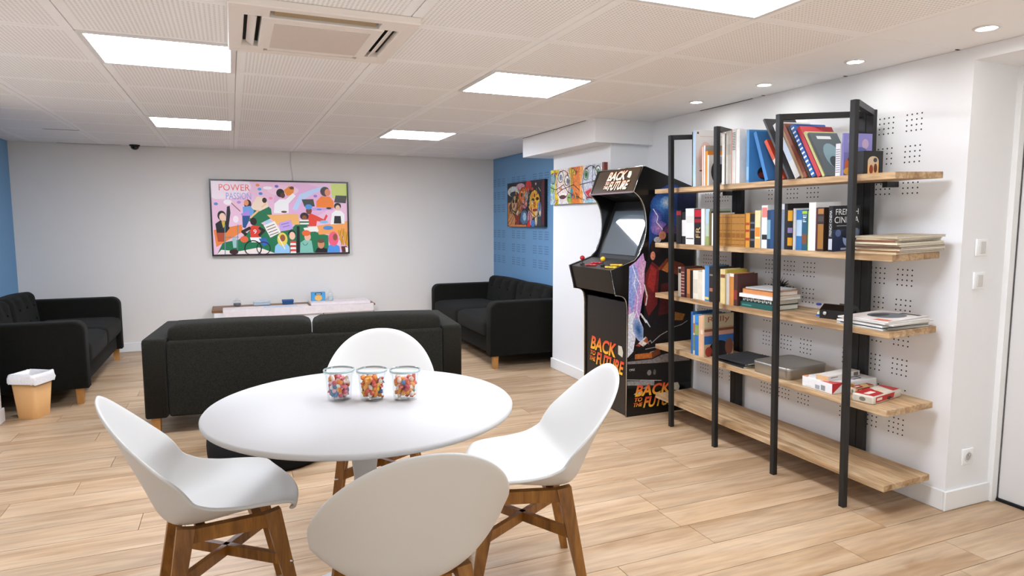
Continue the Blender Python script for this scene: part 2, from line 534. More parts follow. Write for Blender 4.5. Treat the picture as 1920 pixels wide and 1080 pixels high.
# small holes drilled in groups of sixteen
def holes(name, x, ys, zs, m, parent, cols=4, rows=4, py=.025, pz=.0255, r=.0042):
    g = G()
    for y in ys:
        for z in zs:
            for i in range(cols):
                for j in range(rows):
                    cy, cz = y + i * py, z - j * pz
                    vs = [(x - .0006, cy + r * math.cos(a * PI / 4), cz + r * math.sin(a * PI / 4)) for a in range(8)]
                    g.add(vs, [tuple(range(7, -1, -1))])
    o = obj(name, g, m, parent)
    o['kind'] = 'stuff'
    return o
yg = []
for b0 in (2.18, 2.766, 3.352):
    yg += [b0, b0 + .147, b0 + .294]
holes('wall_holes', XR, yg, (1.87, 1.72, 1.57, 1.12, .97, .82, .672, .522, .372), M['hole'], wr)
yg = []
for b0 in (6.225, 6.82, 7.42):
    yg += [b0, b0 + .147, b0 + .294]
holes('wall_holes', 3.05, yg, (1.862, 1.705, 1.55, 1.24, 1.085, .93), M['hole_blue'], wb, r=.006)

# baseboards
BH = .095
struct('baseboard_right', G().box(XR - .013, XR, 1.9532, 4.43, 0, BH, bev=.003, seg=1), M['trim'])
struct('baseboard_return', G().box(XR - .013, 3.352, 1.940, 1.953, 0, BH, bev=.003, seg=1), M['trim'])
struct('baseboard_column', G().box(2.687, 2.70, 4.43, 5.418, 0, BH, bev=.003, seg=1), M['trim'])
struct('baseboard_back', G().box(-1.95, 3.05, YB - .013, YB, 0, BH, bev=.003, seg=1), M['trim'])
struct('baseboard_left', G().box(-1.49, -1.477, 1.0, 5.388, 0, BH, bev=.003, seg=1), M['trim'])

# door in the recess on the right
dr = struct('door_1', G().box(3.398, 3.438, 1.03, 1.926, .012, 2.03, bev=.002, seg=1), M['door'], label='white door at the right edge')
g = G().box(3.352, 3.39, 1.928, 1.953, 0, 2.064).box(3.352, 3.39, 1.0, 1.928, 2.032, 2.064).box(3.352, 3.39, 1.0, 1.026, 0, 2.032)
obj('door_frame', g, M['trim'], dr)
obj('door_gap_shade', G().box(3.385, 3.44, 1.026, 1.928, 0, .012), M['black_gap'], dr)  # black strip standing in for the shade in the gap under the door
g = G().tube([(3.398, 1.10, 1.03), (3.34, 1.10, 1.03)], .009).tube([(3.345, 1.095, 1.03), (3.345, 1.22, 1.03)], .009)
obj('door_handle', g, M['chrome'], dr)

# ceiling: board plus separate tiles
ceil = struct('ceiling', G().box(-2.1, 3.62, .3, 7.9, ZC + .006, ZC + .08), M['ceil'])
ceil['label'] = 'suspended ceiling of perforated white tiles'
LIGHTS = [(-1, 2), (-1, 6), (2, 2), (2, 6), (2, -1)]
me_tile = mesh_from('ceiling_tile', G().box(-TX / 2 + .002, TX / 2 - .002, -TY / 2 + .002, TY / 2 - .002, -.006, 0, bev=.0015, seg=1))
for j in range(-2, 10):
    for i in range(-4, 4):
        if (i, j) in LIGHTS or (i, j) == (0, 1): continue
        cx, cy = .05 + TX * (i + .5), 2.02 + TY * (j + .5)
        if cx < -.45 * cy - .6: continue
        x0, x1 = max(cx - TX / 2, -1.95), cx + TX / 2
        y0, y1 = cy - TY / 2, min(cy + TY / 2, YB)
        if x1 - x0 < .05 or y1 - y0 < .05: continue
        if x1 - x0 > TX - .01 and y1 - y0 > TY - .01:
            me = me_tile
        else:
            me = mesh_from('ceiling_tile', G().box(x0 + .002, x1 - .002, y0 + .002, y1 - .002, -.006, 0, bev=.0015, seg=1), (cx, cy, 0))
        o = obj('ceiling_tile', None, M['tile'], ceil, me=me); o.location = (cx, cy, ZC + .006)
    y0, y1 = 2.02 + TY * j, min(2.02 + TY * (j + 1), YB)
    if y0 < 4.36:
        o = obj('plain_ceiling_tile', G().box(2.459, XR - .001, y0 + .002, min(y1, 4.36) - .002, ZC, ZC + .006, bev=.0015, seg=1), M['tile_plain'], ceil)
    else:
        o = obj('plain_ceiling_tile', G().box(2.459, 2.521 if y0 < 5.4 else XR, y0 + .002, y1 - .002, ZC, ZC + .006), M['tile_plain'], ceil)
g = G().box(3.030, 3.0395, 3.30, 3.80, ZC - .0015, ZC + .001).box(2.514, 2.522, 4.5, 5.68, ZC - .0015, ZC + .001)
g.box(-1.42, -1.16, 6.66, 6.675, ZC - .001, ZC + .001).box(-1.55, -1.0, YB - .012, YB - .004, ZC - .001, ZC + .001).box(-.82, -.6, YB - .012, YB - .004, ZC - .001, ZC + .001)
for y in (2.02, 2.608, 3.196):
    g.box(3.012, 3.034, y - .006, y + .006, ZC - .001, ZC + .001)
obj('shadow_gap', g, M['black_gap'], ceil)

# square light panels
wherel = {(-1, 2): 'large square light panel in the ceiling left of the air conditioner', (-1, 6): 'far left square light panel in the ceiling above the television',
          (2, 2): 'square light panel in the ceiling right of the air conditioner', (2, 6): 'far square light panel in the ceiling near the boxed beam',
          (2, -1): 'square light panel cut by the top edge of the picture'}
for (i, j) in LIGHTS:
    cx, cy = .05 + TX * (i + .5), 2.02 + TY * (j + .5)
    t = thing('ceiling_light', wherel.get((i, j), 'square light panel in the ceiling behind the camera'), 'ceiling light', (cx, cy, ZC), group='square light panels in the ceiling')
    hx, hy = TX / 2 - .003, TY / 2 - .003
    g = G()
    for (a0, a1, b0, b1) in ((-hx, hx, -hy, -hy + .022), (-hx, hx, hy - .022, hy), (-hx, -hx + .022, -hy + .022, hy - .022), (hx - .022, hx, -hy + .022, hy - .022)):
        g.box(a0, a1, b0, b1, -.006, .006)
    obj('panel_frame', g, M['white_metal'], t, world=False)
    obj('diffuser', G().box(-hx + .022, hx - .022, -hy + .022, hy - .022, -.003, .003), M['panel_light'], t, world=False)

# small round downlights over the shelf
for y, lb in ((3.53, 'farthest of the four round downlights above the bookshelf'), (2.94, 'second farthest round downlight above the bookshelf'),
              (2.35, 'third round downlight, above the near end of the bookshelf'), (1.75, 'nearest round downlight, close to the door')):
    t = thing('downlight', lb, 'ceiling light', (2.785, y, ZC), group='round downlights')
    obj('ring', G().lathe([(.034, -.001), (.036, -.006), (.048, -.004), (.050, .0)], 24, cap=False), M['white_metal'], t, world=False)
    obj('lamp', G().lathe([(.001, -.002), (.034, -.002)], 24, cap=False), M['spot_light'], t, world=False)

# ceiling cassette air conditioner
t = thing('air_conditioner', 'square ceiling cassette air conditioner with four air slots', 'air conditioner', (.35, 2.85, ZC))
g = G()
ox0, ox1, oy0, oy1 = .015, .69, 2.50, 3.185
z0, z1 = ZC - .028, ZC
ix0, ix1, iy0, iy1 = .165, .565, 2.65, 3.04
# body as a frame of four sides with slots between it and the grille
g.box(ox0, ox1, oy0, oy0 + .045, z0, z1, bev=.004, seg=1).box(ox0, ox1, oy1 - .045, oy1, z0, z1, bev=.004, seg=1)
g.box(ox0, ox0 + .055, oy0 + .045, oy1 - .045, z0, z1, bev=.004, seg=1).box(ox1 - .055, ox1, oy0 + .045, oy1 - .045, z0, z1, bev=.004, seg=1)
for (a, b2, c, d) in ((ox0 + .05, ox0 + .14, oy0 + .04, oy0 + .12), (ox1 - .14, ox1 - .05, oy0 + .04, oy0 + .12), (ox0 + .05, ox0 + .14, oy1 - .12, oy1 - .04), (ox1 - .14, ox1 - .05, oy1 - .12, oy1 - .04)):
    g.box(a, b2, c, d, z0 + .0005, z1)
obj('body', g, M['ac'], t)
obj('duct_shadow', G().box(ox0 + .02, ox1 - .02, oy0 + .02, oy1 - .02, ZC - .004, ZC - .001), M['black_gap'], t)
gr = obj('grille_panel', G().box(ox0 + .115, ox1 - .115, oy0 + .115, oy1 - .115, z0 - .006, z1, bev=.004, seg=1), M['ac'], t)
obj('grille', G().box(ox0 + .16, ox1 - .16, oy0 + .175, oy1 - .15, z0 - .008, z0 - .004), M['ac_grille'], gr)
for k, (c0, c1, ax) in enumerate((((ox0 + .15, oy0 + .08), (ox1 - .15, oy0 + .08), 'x'), ((ox0 + .15, oy1 - .08), (ox1 - .15, oy1 - .08), 'x'), ((ox0 + .085, oy0 + .13), (ox0 + .085, oy1 - .13), 'y'), ((ox1 - .085, oy0 + .13), (ox1 - .085, oy1 - .13), 'y'))):
    g = G()
    if ax == 'x':
        g.prism([(c0[1] - .024, z0 + .012), (c0[1] + .018, z0 + .002), (c0[1] + .020, z0 + .006), (c0[1] - .022, z0 + .016)], c0[0] + .006, c1[0] - .006, 'x')
    else:
        s_ = 1 if k == 2 else -1
        g.prism([(c0[0] - .016 * s_, z0 + .018), (c0[0] + .010 * s_, z0 - .001), (c0[0] + .014 * s_, z0 + .002), (c0[0] - .012 * s_, z0 + .021)], c0[1], c1[1], 'y')
    obj('louver', g, M['ac_dark'] if k == 0 else M['ac'], t)

# smoke detector by the back wall
t = thing('smoke_detector', 'small black dome detector on the ceiling by the back wall', 'detector', (-.87, 7.70, ZC))
obj('detector_base', G().lathe([(.048, 0), (.048, -.012), (.044, -.014)], 20), M['black_matte'], t, world=False)
obj('dome', G().lathe([(.040, -.014), (.034, -.034), (.02, -.046), (.002, -.05)], 20), M['black_gloss'], t, world=False)

# switches and socket on the wall return
def plate(name, x, z, label, cat, sock=False):
    t = thing(name, label, cat, (x, 1.953, z), group='electrical plates by the door')
    obj('plate', G().box(-.04, .04, -.010, 0, -.04, .04, bev=.004, seg=2), M['trim'], t, world=False)
    if not sock:
        obj('rocker', G().box(-.020, .020, -.014, -.009, -.028, .028, bev=.003, seg=1), M['plastic_white'], t, world=False)
    else:
        m_ = Matrix.Rotation(R(90), 4, 'X')
        obj('socket_ring', G().lathe([(.026, .010), (.024, .0125), (.020, .0125), (.019, .0105)], 24, cap=False, m=m_), M['plastic_white'], t, world=False)
        obj('socket_well', G().lathe([(.001, .0104), (.0195, .0104)], 24, cap=False, m=m_), cmat('#b8b5b0'), t, world=False)
        obj('earth_pin', G().tube([(0, -.010, .009), (0, -.016, .009)], .003), M['chrome'], t, world=False)
plate('light_switch', 3.172, 1.238, 'upper of two white light switches beside the door', 'switch')
plate('light_switch', 3.168, 1.085, 'lower of two white light switches beside the door', 'switch')
plate('wall_socket', 3.178, .245, 'white wall socket low beside the door', 'socket', True)

# ================================================================== SOFAS
def cushion(w, d, h, puff=.03, nx=14, ny=10, nz=5, dimples=(), r=.05):
    """soft block centred on x,y with its base at z=0; dimples = (x, z) buttons on the +y face"""
    g = G()
    def S(u, v, t):
        # u,v,t in -1..1 on the cube surface -> rounded, puffed box
        x, y, z = u * w / 2, v * d / 2, t * h / 2
        cx = max(-w / 2 + r, min(w / 2 - r, x)); cy = max(-d / 2 + r, min(d / 2 - r, y)); cz = max(-h / 2 + r, min(h / 2 - r, z))
        q = Vector((x - cx, y - cy, z - cz))
        if q.length > 1e-9:
            q = q.normalized() * r
        p = Vector((cx, cy, cz)) + q
        k = (1 - u * u) * (1 - t * t); p.y += puff * k * (1 if v > 0 else -.5) * abs(v) ** 3
        k = (1 - u * u) * (1 - v * v); p.z += puff * k * (1 if t > 0 else -.3) * abs(t) ** 3
        if v > .99:
            for (bx, bz) in dimples:
                dd = ((p.x - bx) ** 2 + (p.z - bz) ** 2) / .045 ** 2
                p.y -= .022 * math.exp(-dd)
        return (p.x, p.y, p.z + h / 2)
    def face(fn, na, nb, flip):
        vs = []; fs = []
        for a in range(na + 1):
            for b in range(nb + 1):
                vs.append(fn(-1 + 2 * a / na, -1 + 2 * b / nb))
        for a in range(na):
            for b in range(nb):
                i = a * (nb + 1) + b
                q = (i, i + nb + 1, i + nb + 2, i + 1)
                fs.append(tuple(reversed(q)) if flip else q)
        g.add(vs, fs, None, True)
    face(lambda a, b: S(a, b, 1), nx, ny, False); face(lambda a, b: S(a, b, -1), nx, ny, True)
    face(lambda a, b: S(a, -1, b), nx, nz * 2, False); face(lambda a, b: S(a, 1, b), nx * 2, nz * 3, True)
    face(lambda a, b: S(-1, a, b), ny, nz * 2, True); face(lambda a, b: S(1, a, b), ny, nz * 2, False)
    return g

def armprof(y0, y1, z0, z1, r, n=6):
    """side outline of an arm: rounded at the upper front corner and slightly at the back"""
    pts = [(y0, z0), (y1, z0)]
    for i in range(n + 1):
        a = R(90 * i / n); pts.append((y1 - r + r * math.cos(a), z1 - r + r * math.sin(a)))
    r2 = .03
    for i in range(n + 1):
        a = R(90 + 90 * i / n); pts.append((y0 + r2 + r2 * math.cos(a), z1 - r2 + r2 * math.sin(a)))
    return pts

def sofa(label, W, loc, rz, fab, buttons=True):
    t = thing('sofa', label, 'sofa', loc, (0, 0, rz), group='dark grey two-cushion sofas')
    A = .135; D = .89
    obj('base_frame', G().box(-W / 2 + A, W / 2 - A, .03, D - .04, .125, .29, bev=.012), fab, t, world=False)
    for s in (-1, 1):
        x0, x1 = (-W / 2, -W / 2 + A) if s < 0 else (W / 2 - A, W / 2)
        bm = bmesh.new()
        pts = armprof(0, D, .12, .625, .075)
        vs = [bm.verts.new((x0, p[0], p[1])) for p in pts]; f = bm.faces.new(vs)
        ex = bmesh.ops.extrude_face_region(bm, geom=[f])
        for e in ex['geom']:
            if isinstance(e, bmesh.types.BMVert): e.co.x = x1
        bmesh.ops.recalc_face_normals(bm, faces=bm.faces)
        ed = [e for e in bm.edges if abs(e.verts[0].co.x - e.verts[1].co.x) < 1e-6]
        bmesh.ops.bevel(bm, geom=ed, offset=.018, segments=3, profile=.5, affect='EDGES')
        g = G(); g.bm(bm, None, True)
        o = obj('arm', g, fab, t, world=False)
    obj('back_panel', G().box(-W / 2 + A + .002, W / 2 - A - .002, .002, .13, .12, .605, bev=.02, seg=3), fab, t, world=False)
    cw = (W - 2 * A) / 2
    for s in (-1, 1):
        # seat
        o = obj('seat_cushion', cushion(cw - .004, .64, .17, .018, r=.045), fab, t, world=False)
        o.location = (s * cw / 2, .575, .275)
        dim = [(bx * cw, bz) for bx in (-.28, 0, .28) for bz in (.12, .24)] if buttons else ()
        o = obj('back_cushion', cushion(cw - .004, .20, .355, .012, nx=16, nz=7, dimples=[(a, b - .0) for a, b in dim], r=.055), fab, t, world=False)
        o.location = (s * cw / 2, .165, .355); o.rotation_euler = (R(7), 0, 0)
        # buttons
        if buttons:
            for (bx, bz) in dim:
                b = obj('button', G().sphere((bx, .113, bz), .011, 8, 5, sc3=(1, .5, 1)), fab, o, world=False)
    for sx in (-1, 1):
        for y in (.06, D - .06):
            g = G().beam((sx * (W / 2 - .055), y, .125), (sx * (W / 2 - .055), y, 0), .052, .052, .042, .042, up=(0, 1, 0))
            obj('leg', g, M['sofa_leg'], t, world=False)
    return t

a = math.atan2(-.187, 2.035)
cx, cy = -.55 + 1.02 * math.cos(a), 4.60 + 1.02 * math.sin(a)
sofa('dark grey sofa seen from behind in the middle of the room', 2.04, (cx, cy, 0), a, M['fabric'], buttons=False)
sofa('dark grey sofa along the blue wall beside the white column', 1.95, (3.02, 6.49, 0), R(90), M['fabric_dark'])
sofa('dark grey sofa in the left alcove behind the paper bin', 1.78, (-1.92, 6.53, 0), R(-90), M['fabric_dark'])

# ================================================================== POUF, BIN
t = thing('pouf', 'round black fabric pouf on the floor behind the white table', 'pouf', (.16, 3.99, 0))
obj('pouf_body', G().lathe([(.315, .0), (.335, .02), (.34, .05), (.342, .10), (.338, .15), (.322, .172)], 40), M['black_fabric'], t, world=False)
obj('pouf_top', G().lathe([(.322, .172), (.30, .186), (.20, .194), (.002, .197)], 40, cap=False), M['black_fabric'], t, world=False)
obj('piping', G().lathe([(.322, .168), (.329, .172), (.322, .177)], 40, cap=False), M['black_matte'], t, world=False)

t = thing('waste_bin', 'kraft coloured paper bin with a white liner beside the left sofa', 'bin', (-1.325, 5.44, 0), (0, 0, R(-28)))
def rsq(h, r, z, n=5):
    pts = []
    for (sx, sy, a0) in ((1, 1, 0), (-1, 1, 90), (-1, -1, 180), (1, -1, 270)):
        for i in range(n + 1):
            a = R(a0 + 90 * i / n); pts.append((sx * (h - r) + r * math.cos(a), sy * (h - r) + r * math.sin(a), z))
    return pts
def loft(rings, cap0=True, cap1=True, smooth=True):
    g = G(); n = len(rings[0]); vs = [p for r_ in rings for p in r_]; fs = []
    for j in range(len(rings) - 1):
        for k in range(n):
            fs.append((j * n + k, j * n + (k + 1) % n, (j + 1) * n + (k + 1) % n, (j + 1) * n + k))
    g.add(vs, fs, None, smooth)
    if cap0: g.add(rings[0], [tuple(range(n - 1, -1, -1))])
    if cap1: g.add(rings[-1], [tuple(range(n))])
    return g
obj('bin_body', loft([rsq(.070, .022, 0), rsq(.092, .026, .30), rsq(.088, .026, .30), rsq(.067, .022, .01)], True, True), M['kraft'], t, world=False)
rnd = random.Random(3)
def crinkle(h, r, z, amp):
    return [(p[0] * (1 + rnd.uniform(-amp, amp)), p[1] * (1 + rnd.uniform(-amp, amp)), p[2] + rnd.uniform(-amp, amp) * .12) for p in rsq(h, r, z)]
obj('bin_liner', loft([crinkle(.102, .03, .245, .04), crinkle(.106, .03, .262, .04), crinkle(.103, .03, .285, .04), crinkle(.100, .03, .312, .03), crinkle(.084, .026, .314, .03), crinkle(.080, .026, .27, .04), crinkle(.072, .024, .12, .03)], False, False), M['liner'], t, world=False)

# ================================================================== TV BENCH AND WHAT STANDS ON IT
t = thing('tv_bench', 'low white bench with brown wooden top under the television', 'bench', (.6, 7.56, 0))
obj('bench_top', G().box(-.225, 1.45, 7.36, 7.772, .418, .44, bev=.003, seg=1), wood('brown_bench_top', '#8a5f38', '#9c6f45', '#6d4826', 'x', 1.2, .45, grain=.6), t)
obj('carcass', G().box(-.21, 1.435, 7.38, 7.765, .13, .418), M['white_metal'], t)
for k in range(3):
    x0 = -.205 + k * .547
    d = obj('drawer_front', G().box(x0, x0 + .540, 7.365, 7.38, .14, .412, bev=.002, seg=1), M['white_metal'], t)
    obj('drawer_gap', G().box(x0 + .54, x0 + .547, 7.372, 7.38, .14, .412), M['black_gap'], d)
for x in (-.18, 1.405):
    for y in (7.40, 7.74):
        obj('leg', G().box(x - .02, x + .02, y - .02, y + .02, 0, .13), M['white_metal'], t)

tag(obj('paper_runner', G().box(-.12, .735, 7.347, 7.56, .4405, .4435).box(-.12, 1.43, 7.347, 7.351, .36, .4405).box(.735, 1.43, 7.347, 7.375, .4405, .4435), cmat('#eee3e1', .6)), 'pale pink paper runner on the bench, hanging over its front', 'paper')
tag(obj('paper_sheet', G().box(.28, .62, 7.37, 7.52, .444, .4465), cmat('#cfd6e2', .6)), 'pale blue paper sheet lying on the pale pink runner', 'paper')
tag(obj('flat_box', G().box(.76, 1.40, 7.38, 7.70, .441, .470, bev=.003, seg=1), cmat('#efe4e2', .6)), 'pale pink flat box at the right end of the bench', 'box')
t = thing('glass_jar', 'small clear round jar with lid on the left of the bench', 'jar', (.02, 7.66, .441))
obj('jar_body', G().lathe([(.030, 0), (.040, .006), (.042, .045), (.034, .058)], 18), M['glass'], t, world=False)
obj('jar_filling', G().lathe([(.026, .004), (.036, .01), (.036, .034)], 14), cmat('#7b8088', .4), t, world=False)
obj('jar_lid', G().lathe([(.035, .058), (.033, .066), (.012, .074), (.010, .088), (.002, .095)], 18), M['glass'], t, world=False)
t = thing('plastic_case', 'pale blue plastic case on the bench beside the round jar', 'case', (.27, 7.67, .441))
obj('case_body', G().box(-.085, .085, -.05, .05, 0, .032, bev=.006), cmat('#b9cbd6', .3), t, world=False)
obj('case_lid', G().box(-.088, .088, -.053, .053, .032, .042, bev=.004), cmat('#cfdbe2', .3), t, world=False)
t = thing('small_box', 'small dark blue box in the middle of the bench', 'box', (.54, 7.66, .441))
obj('box_base', G().box(-.056, .056, -.04, .04, 0, .028, bev=.002, seg=1), cmat('#1f4f86', .5), t, world=False)
obj('box_lid', G().box(-.060, .060, -.044, .044, .026, .048, bev=.003, seg=1), cmat('#23588f', .5), t, world=False)
t = thing('card_box', 'bright blue card box with a yellow disc on its front', 'box', (.86, 7.60, .4715))
obj('carton', G().box(-.075, .075, -.03, .03, 0, .095, bev=.002, seg=1), cmat('#4aa3d8', .5), t, world=False)
A_ = Art((-.075, -.03, 0), (.15, 0, 0), (0, 0, .095), (0, -1, 0), base=.0006)
A_.ell(.5, .34, .26, .34, '#f0b860').rect(.26, .70, .74, .92, '#1b1b22').rect(.32, .76, .68, .84, '#e8e4d8')
obj('print', A_.g, M['print'], t, world=False)
t = thing('pump_bottle', 'clear plastic pump bottle at the right of the blue card box', 'bottle', (.985, 7.53, .4715))
obj('bottle_body', G().lathe([(.028, 0), (.032, .006), (.032, .075), (.024, .092), (.012, .100)], 16), M['glass'], t, world=False)
obj('pump', G().lathe([(.013, .098), (.013, .112), (.004, .114), (.004, .126)], 12).box(-.03, .008, -.006, .006, .124, .132), M['plastic_white'], t, world=False)
obj('gel', G().lathe([(.024, .004), (.028, .01), (.028, .05)], 12), cmat('#c8d4d8', .2), t, world=False)

# ================================================================== TELEVISION (flat picture on the screen)
X0, X1, Z0, Z1 = -.205, 1.242, .983, 1.801
t = thing('television', 'wall television with thin black frame showing a colourful crowd illustration', 'television', ((X0 + X1) / 2, 7.76, Z0))
obj('tv_body', G().box(X0 + .01, X1 - .01, 7.745, 7.789, Z0 + .01, Z1 - .01), M['black_matte'], t)
g = G()
f = .016
for (a0, a1, b0, b1) in ((X0, X1, Z0, Z0 + f), (X0, X1, Z1 - f, Z1), (X0, X0 + f, Z0 + f, Z1 - f), (X1 - f, X1, Z0 + f, Z1 - f)):
    g.box(a0, a1, 7.730, 7.75, b0, b1)
obj('tv_frame', g, M['black_gloss'], t)
V = Art((X0 + f, 7.744, Z0 + f), (X1 - X0 - 2 * f, 0, 0), (0, 0, Z1 - Z0 - 2 * f), (0, -1, 0))
def q(x, y): return ((x - 150) / 1525.0, 1 - (y - 115) / 818.0)
def Q(*p): return [q(p[i], p[i + 1]) for i in range(0, len(p), 2)]
def EL(x, y, rx, ry, c, **k): V.ell(*q(x, y), rx / 1525.0, ry / 818.0, c, **k)
def PO(c, *p): V.poly(Q(*p), c)
def LI(wd, c, *p): V.line(Q(*p), wd / 818.0, c)
V.rect(0, 0, 1, 1, '#e9bfd6')
EL(250, 170, 330, 150, '#f1dfe9'); EL(1150, 330, 330, 200, '#e2b0d4'); EL(930, 210, 180, 60, '#f0c8dc')
PO('#bcd0f0', 1030, 420, 1120, 250, 1300, 180, 1420, 150, 1420, 190, 1280, 240, 1150, 320, 1080, 440)
PO('#c5d06a', 1480, 120, 1675, 120, 1675, 300, 1500, 290)
PO('#17724a', 185, 930, 250, 800, 420, 770, 520, 690, 640, 560, 820, 690, 1000, 660, 1100, 560, 1300, 690, 1440, 730, 1440, 930)
PO('#17724a', 600, 400, 690, 330, 790, 420, 800, 520, 640, 600, 540, 560)
PO('#e9823c', 160, 660, 460, 600, 470, 680, 330, 760, 180, 850)
PO('#f0b46a', 740, 490, 1090, 480, 1110, 600, 860, 610)
PO('#f1a05a', 1290, 620, 1680, 560, 1685, 700, 1330, 720)
PO('#efe0d8', 185, 930, 230, 880, 420, 900, 640, 860, 820, 930)
PO('#f3d9c4', 560, 420, 640, 280, 740, 300, 760, 400, 660, 450)
PO('#e8882e', 940, 210, 1000, 160, 1060, 190, 1040, 260, 970, 270)
# lettering
V.text('POWER', *q(232, 222), *q(565, 150), '#e2483f', grad='#ef7d72')
V.text('PASSION', *q(305, 318), *q(575, 245), '#8e8fd0', grad='#a9a6dc')
V.text('&', *q(236, 300), *q(290, 250), '#f6e6ec')
# floating marks
for (x, y, c) in ((195, 370, '#5a86c8'), (860, 165, '#7a6cc0'), (670, 200, '#5aa0d8'), (680, 250, '#4b8ad0'), (1300, 270, '#9080c8'), (650, 155, '#e58b60'), (440, 350, '#b48ccc'), (790, 300, '#f08aa8')):
    EL(x, y, 22, 16, c)
EL(760, 185, 50, 18, '#fbeef4'); EL(320, 350, 45, 30, '#fbeef4'); EL(400, 540, 30, 40, '#f7e6ee')
# woman in the suit with a raised arm
PO('#15151b', 180, 590, 235, 550, 300, 560, 330, 640, 290, 690, 190, 690)
PO('#15151b', 310, 400, 340, 390, 345, 470, 320, 620, 290, 590)
EL(250, 500, 45, 55, '#1a1416'); EL(258, 515, 34, 44, '#f2c9b0'); PO('#d9b43c', 245, 560, 285, 560, 275, 620, 262, 640)
PO('#b0492c', 185, 690, 270, 690, 265, 790, 200, 790)
# guitar player
EL(535, 370, 40, 52, '#2a1716'); EL(520, 355, 26, 34, '#e2906a'); PO('#6fa0dc', 480, 400, 560, 390, 600, 440, 590, 500, 480, 490)
PO('#b186d8', 455, 480, 540, 440, 560, 520, 500, 550); PO('#24508a', 470, 500, 560, 500, 540, 560, 500, 640, 470, 630); LI(9, '#8a5a48', 360, 360, 450, 450)
EL(720, 325, 26, 30, '#3a2a22'); LI(20, '#f0c090', 560, 520, 650, 440); LI(16, '#f0c090', 690, 400, 735, 365)
# chemist
PO('#f4f2f2', 830, 360, 890, 310, 960, 310, 1040, 240, 1075, 270, 990, 360, 985, 470, 820, 470); EL(900, 240, 46, 48, '#241a1c'); EL(925, 265, 28, 32, '#5a3626'); EL(935, 455, 34, 12, '#6a4438'); EL(1030, 180, 26, 18, '#6a3e28')
# headphones woman and screens
EL(1415, 215, 56, 56, '#3a2420'); EL(1445, 225, 34, 42, '#e08862'); PO('#ef7d1f', 1310, 330, 1370, 270, 1470, 275, 1515, 330, 1515, 405, 1310, 400)
PO('#3c4038', 1140, 310, 1275, 305, 1290, 390, 1170, 395); PO('#3c4038', 1540, 258, 1672, 262, 1660, 350, 1520, 340)
PO('#c9a0d4', 1180, 405, 1510, 405, 1500, 430, 1200, 440); EL(1455, 410, 32, 12, '#2d2a30'); EL(1340, 425, 30, 10, '#4f8cd0')
# man in the red shirt and child
PO('#e2402f', 1180, 520, 1240, 470, 1310, 500, 1390, 540, 1420, 480, 1440, 500, 1400, 575, 1310, 560, 1300, 620, 1190, 620)
EL(1220, 440, 34, 42, '#7a4028'); EL(1218, 395, 42, 30, '#4a90d4'); EL(1165, 505, 50, 44, '#2b1a18'); EL(1165, 525, 28, 30, '#8a4c30')
for k in range(4): PO('#f4f0ea' if k % 2 == 0 else '#2f6a4c', 1112, 545 + k * 18, 1215, 545 + k * 18, 1215, 563 + k * 18, 1112, 563 + k * 18)
PO('#f2ece4', 1150, 640, 1310, 620, 1330, 680, 1170, 690)
# apron figure
PO('#f2f0ee', 1490, 470, 1540, 430, 1600, 440, 1640, 480, 1640, 590, 1470, 600); EL(1560, 385, 42, 40, '#17151a'); EL(1562, 405, 28, 32, '#eabfa4'); PO('#1b1a1e', 1520, 500, 1595, 500, 1600, 590, 1510, 590)
EL(1440, 640, 60, 24, '#4a8ac8'); EL(1390, 570, 50, 18, '#88b4dc')
# wheelchair basketball player
PO('#d93a2a', 540, 630, 580, 610, 660, 620, 655, 740, 555, 745); V.text('9', *q(585, 705), *q(620, 655), '#f4ece8')
EL(590, 565, 36, 44, '#241712'); LI(34, '#241712', 545, 640, 470, 680, 500, 710); LI(30, '#241712', 655, 640, 700, 670, 650, 720); EL(482, 765, 44, 36, '#e2643a')
PO('#f4f2ee', 545, 745, 665, 745, 690, 800, 560, 800); PO('#2f62b0', 640, 760, 720, 750, 750, 820, 690, 850)
V.ring(*q(575, 870), 88 / 818, 12 / 818, '#1a1a1e'); V.ring(*q(690, 870), 72 / 818, 9 / 818, '#1a1a1e')
LI(9, '#6c8a92', 280, 600, 270, 930); LI(7, '#6c8a92', 420, 600, 400, 930); LI(7, '#6c8a92', 275, 740, 420, 740); PO('#9dc2c2', 350, 750, 400, 750, 395, 860, 360, 860); EL(365, 905, 48, 30, '#3a1c1e')
PO('#a8cbe2', 720, 560, 760, 540, 800, 580, 720, 650)
# hand-held signs
PO('#f3ece2', 700, 610, 825, 560, 890, 690, 770, 750); PO('#c3a4e0', 870, 580, 1010, 545, 1030, 650, 885, 675)
for k in range(4): LI(8, '#5a4a52', 730 + k * 12, 632 + k * 30, 820 + k * 14, 596 + k * 30)
LI(7, '#7a5ab0', 900, 600, 985, 580); LI(7, '#7a5ab0', 915, 630, 990, 612)
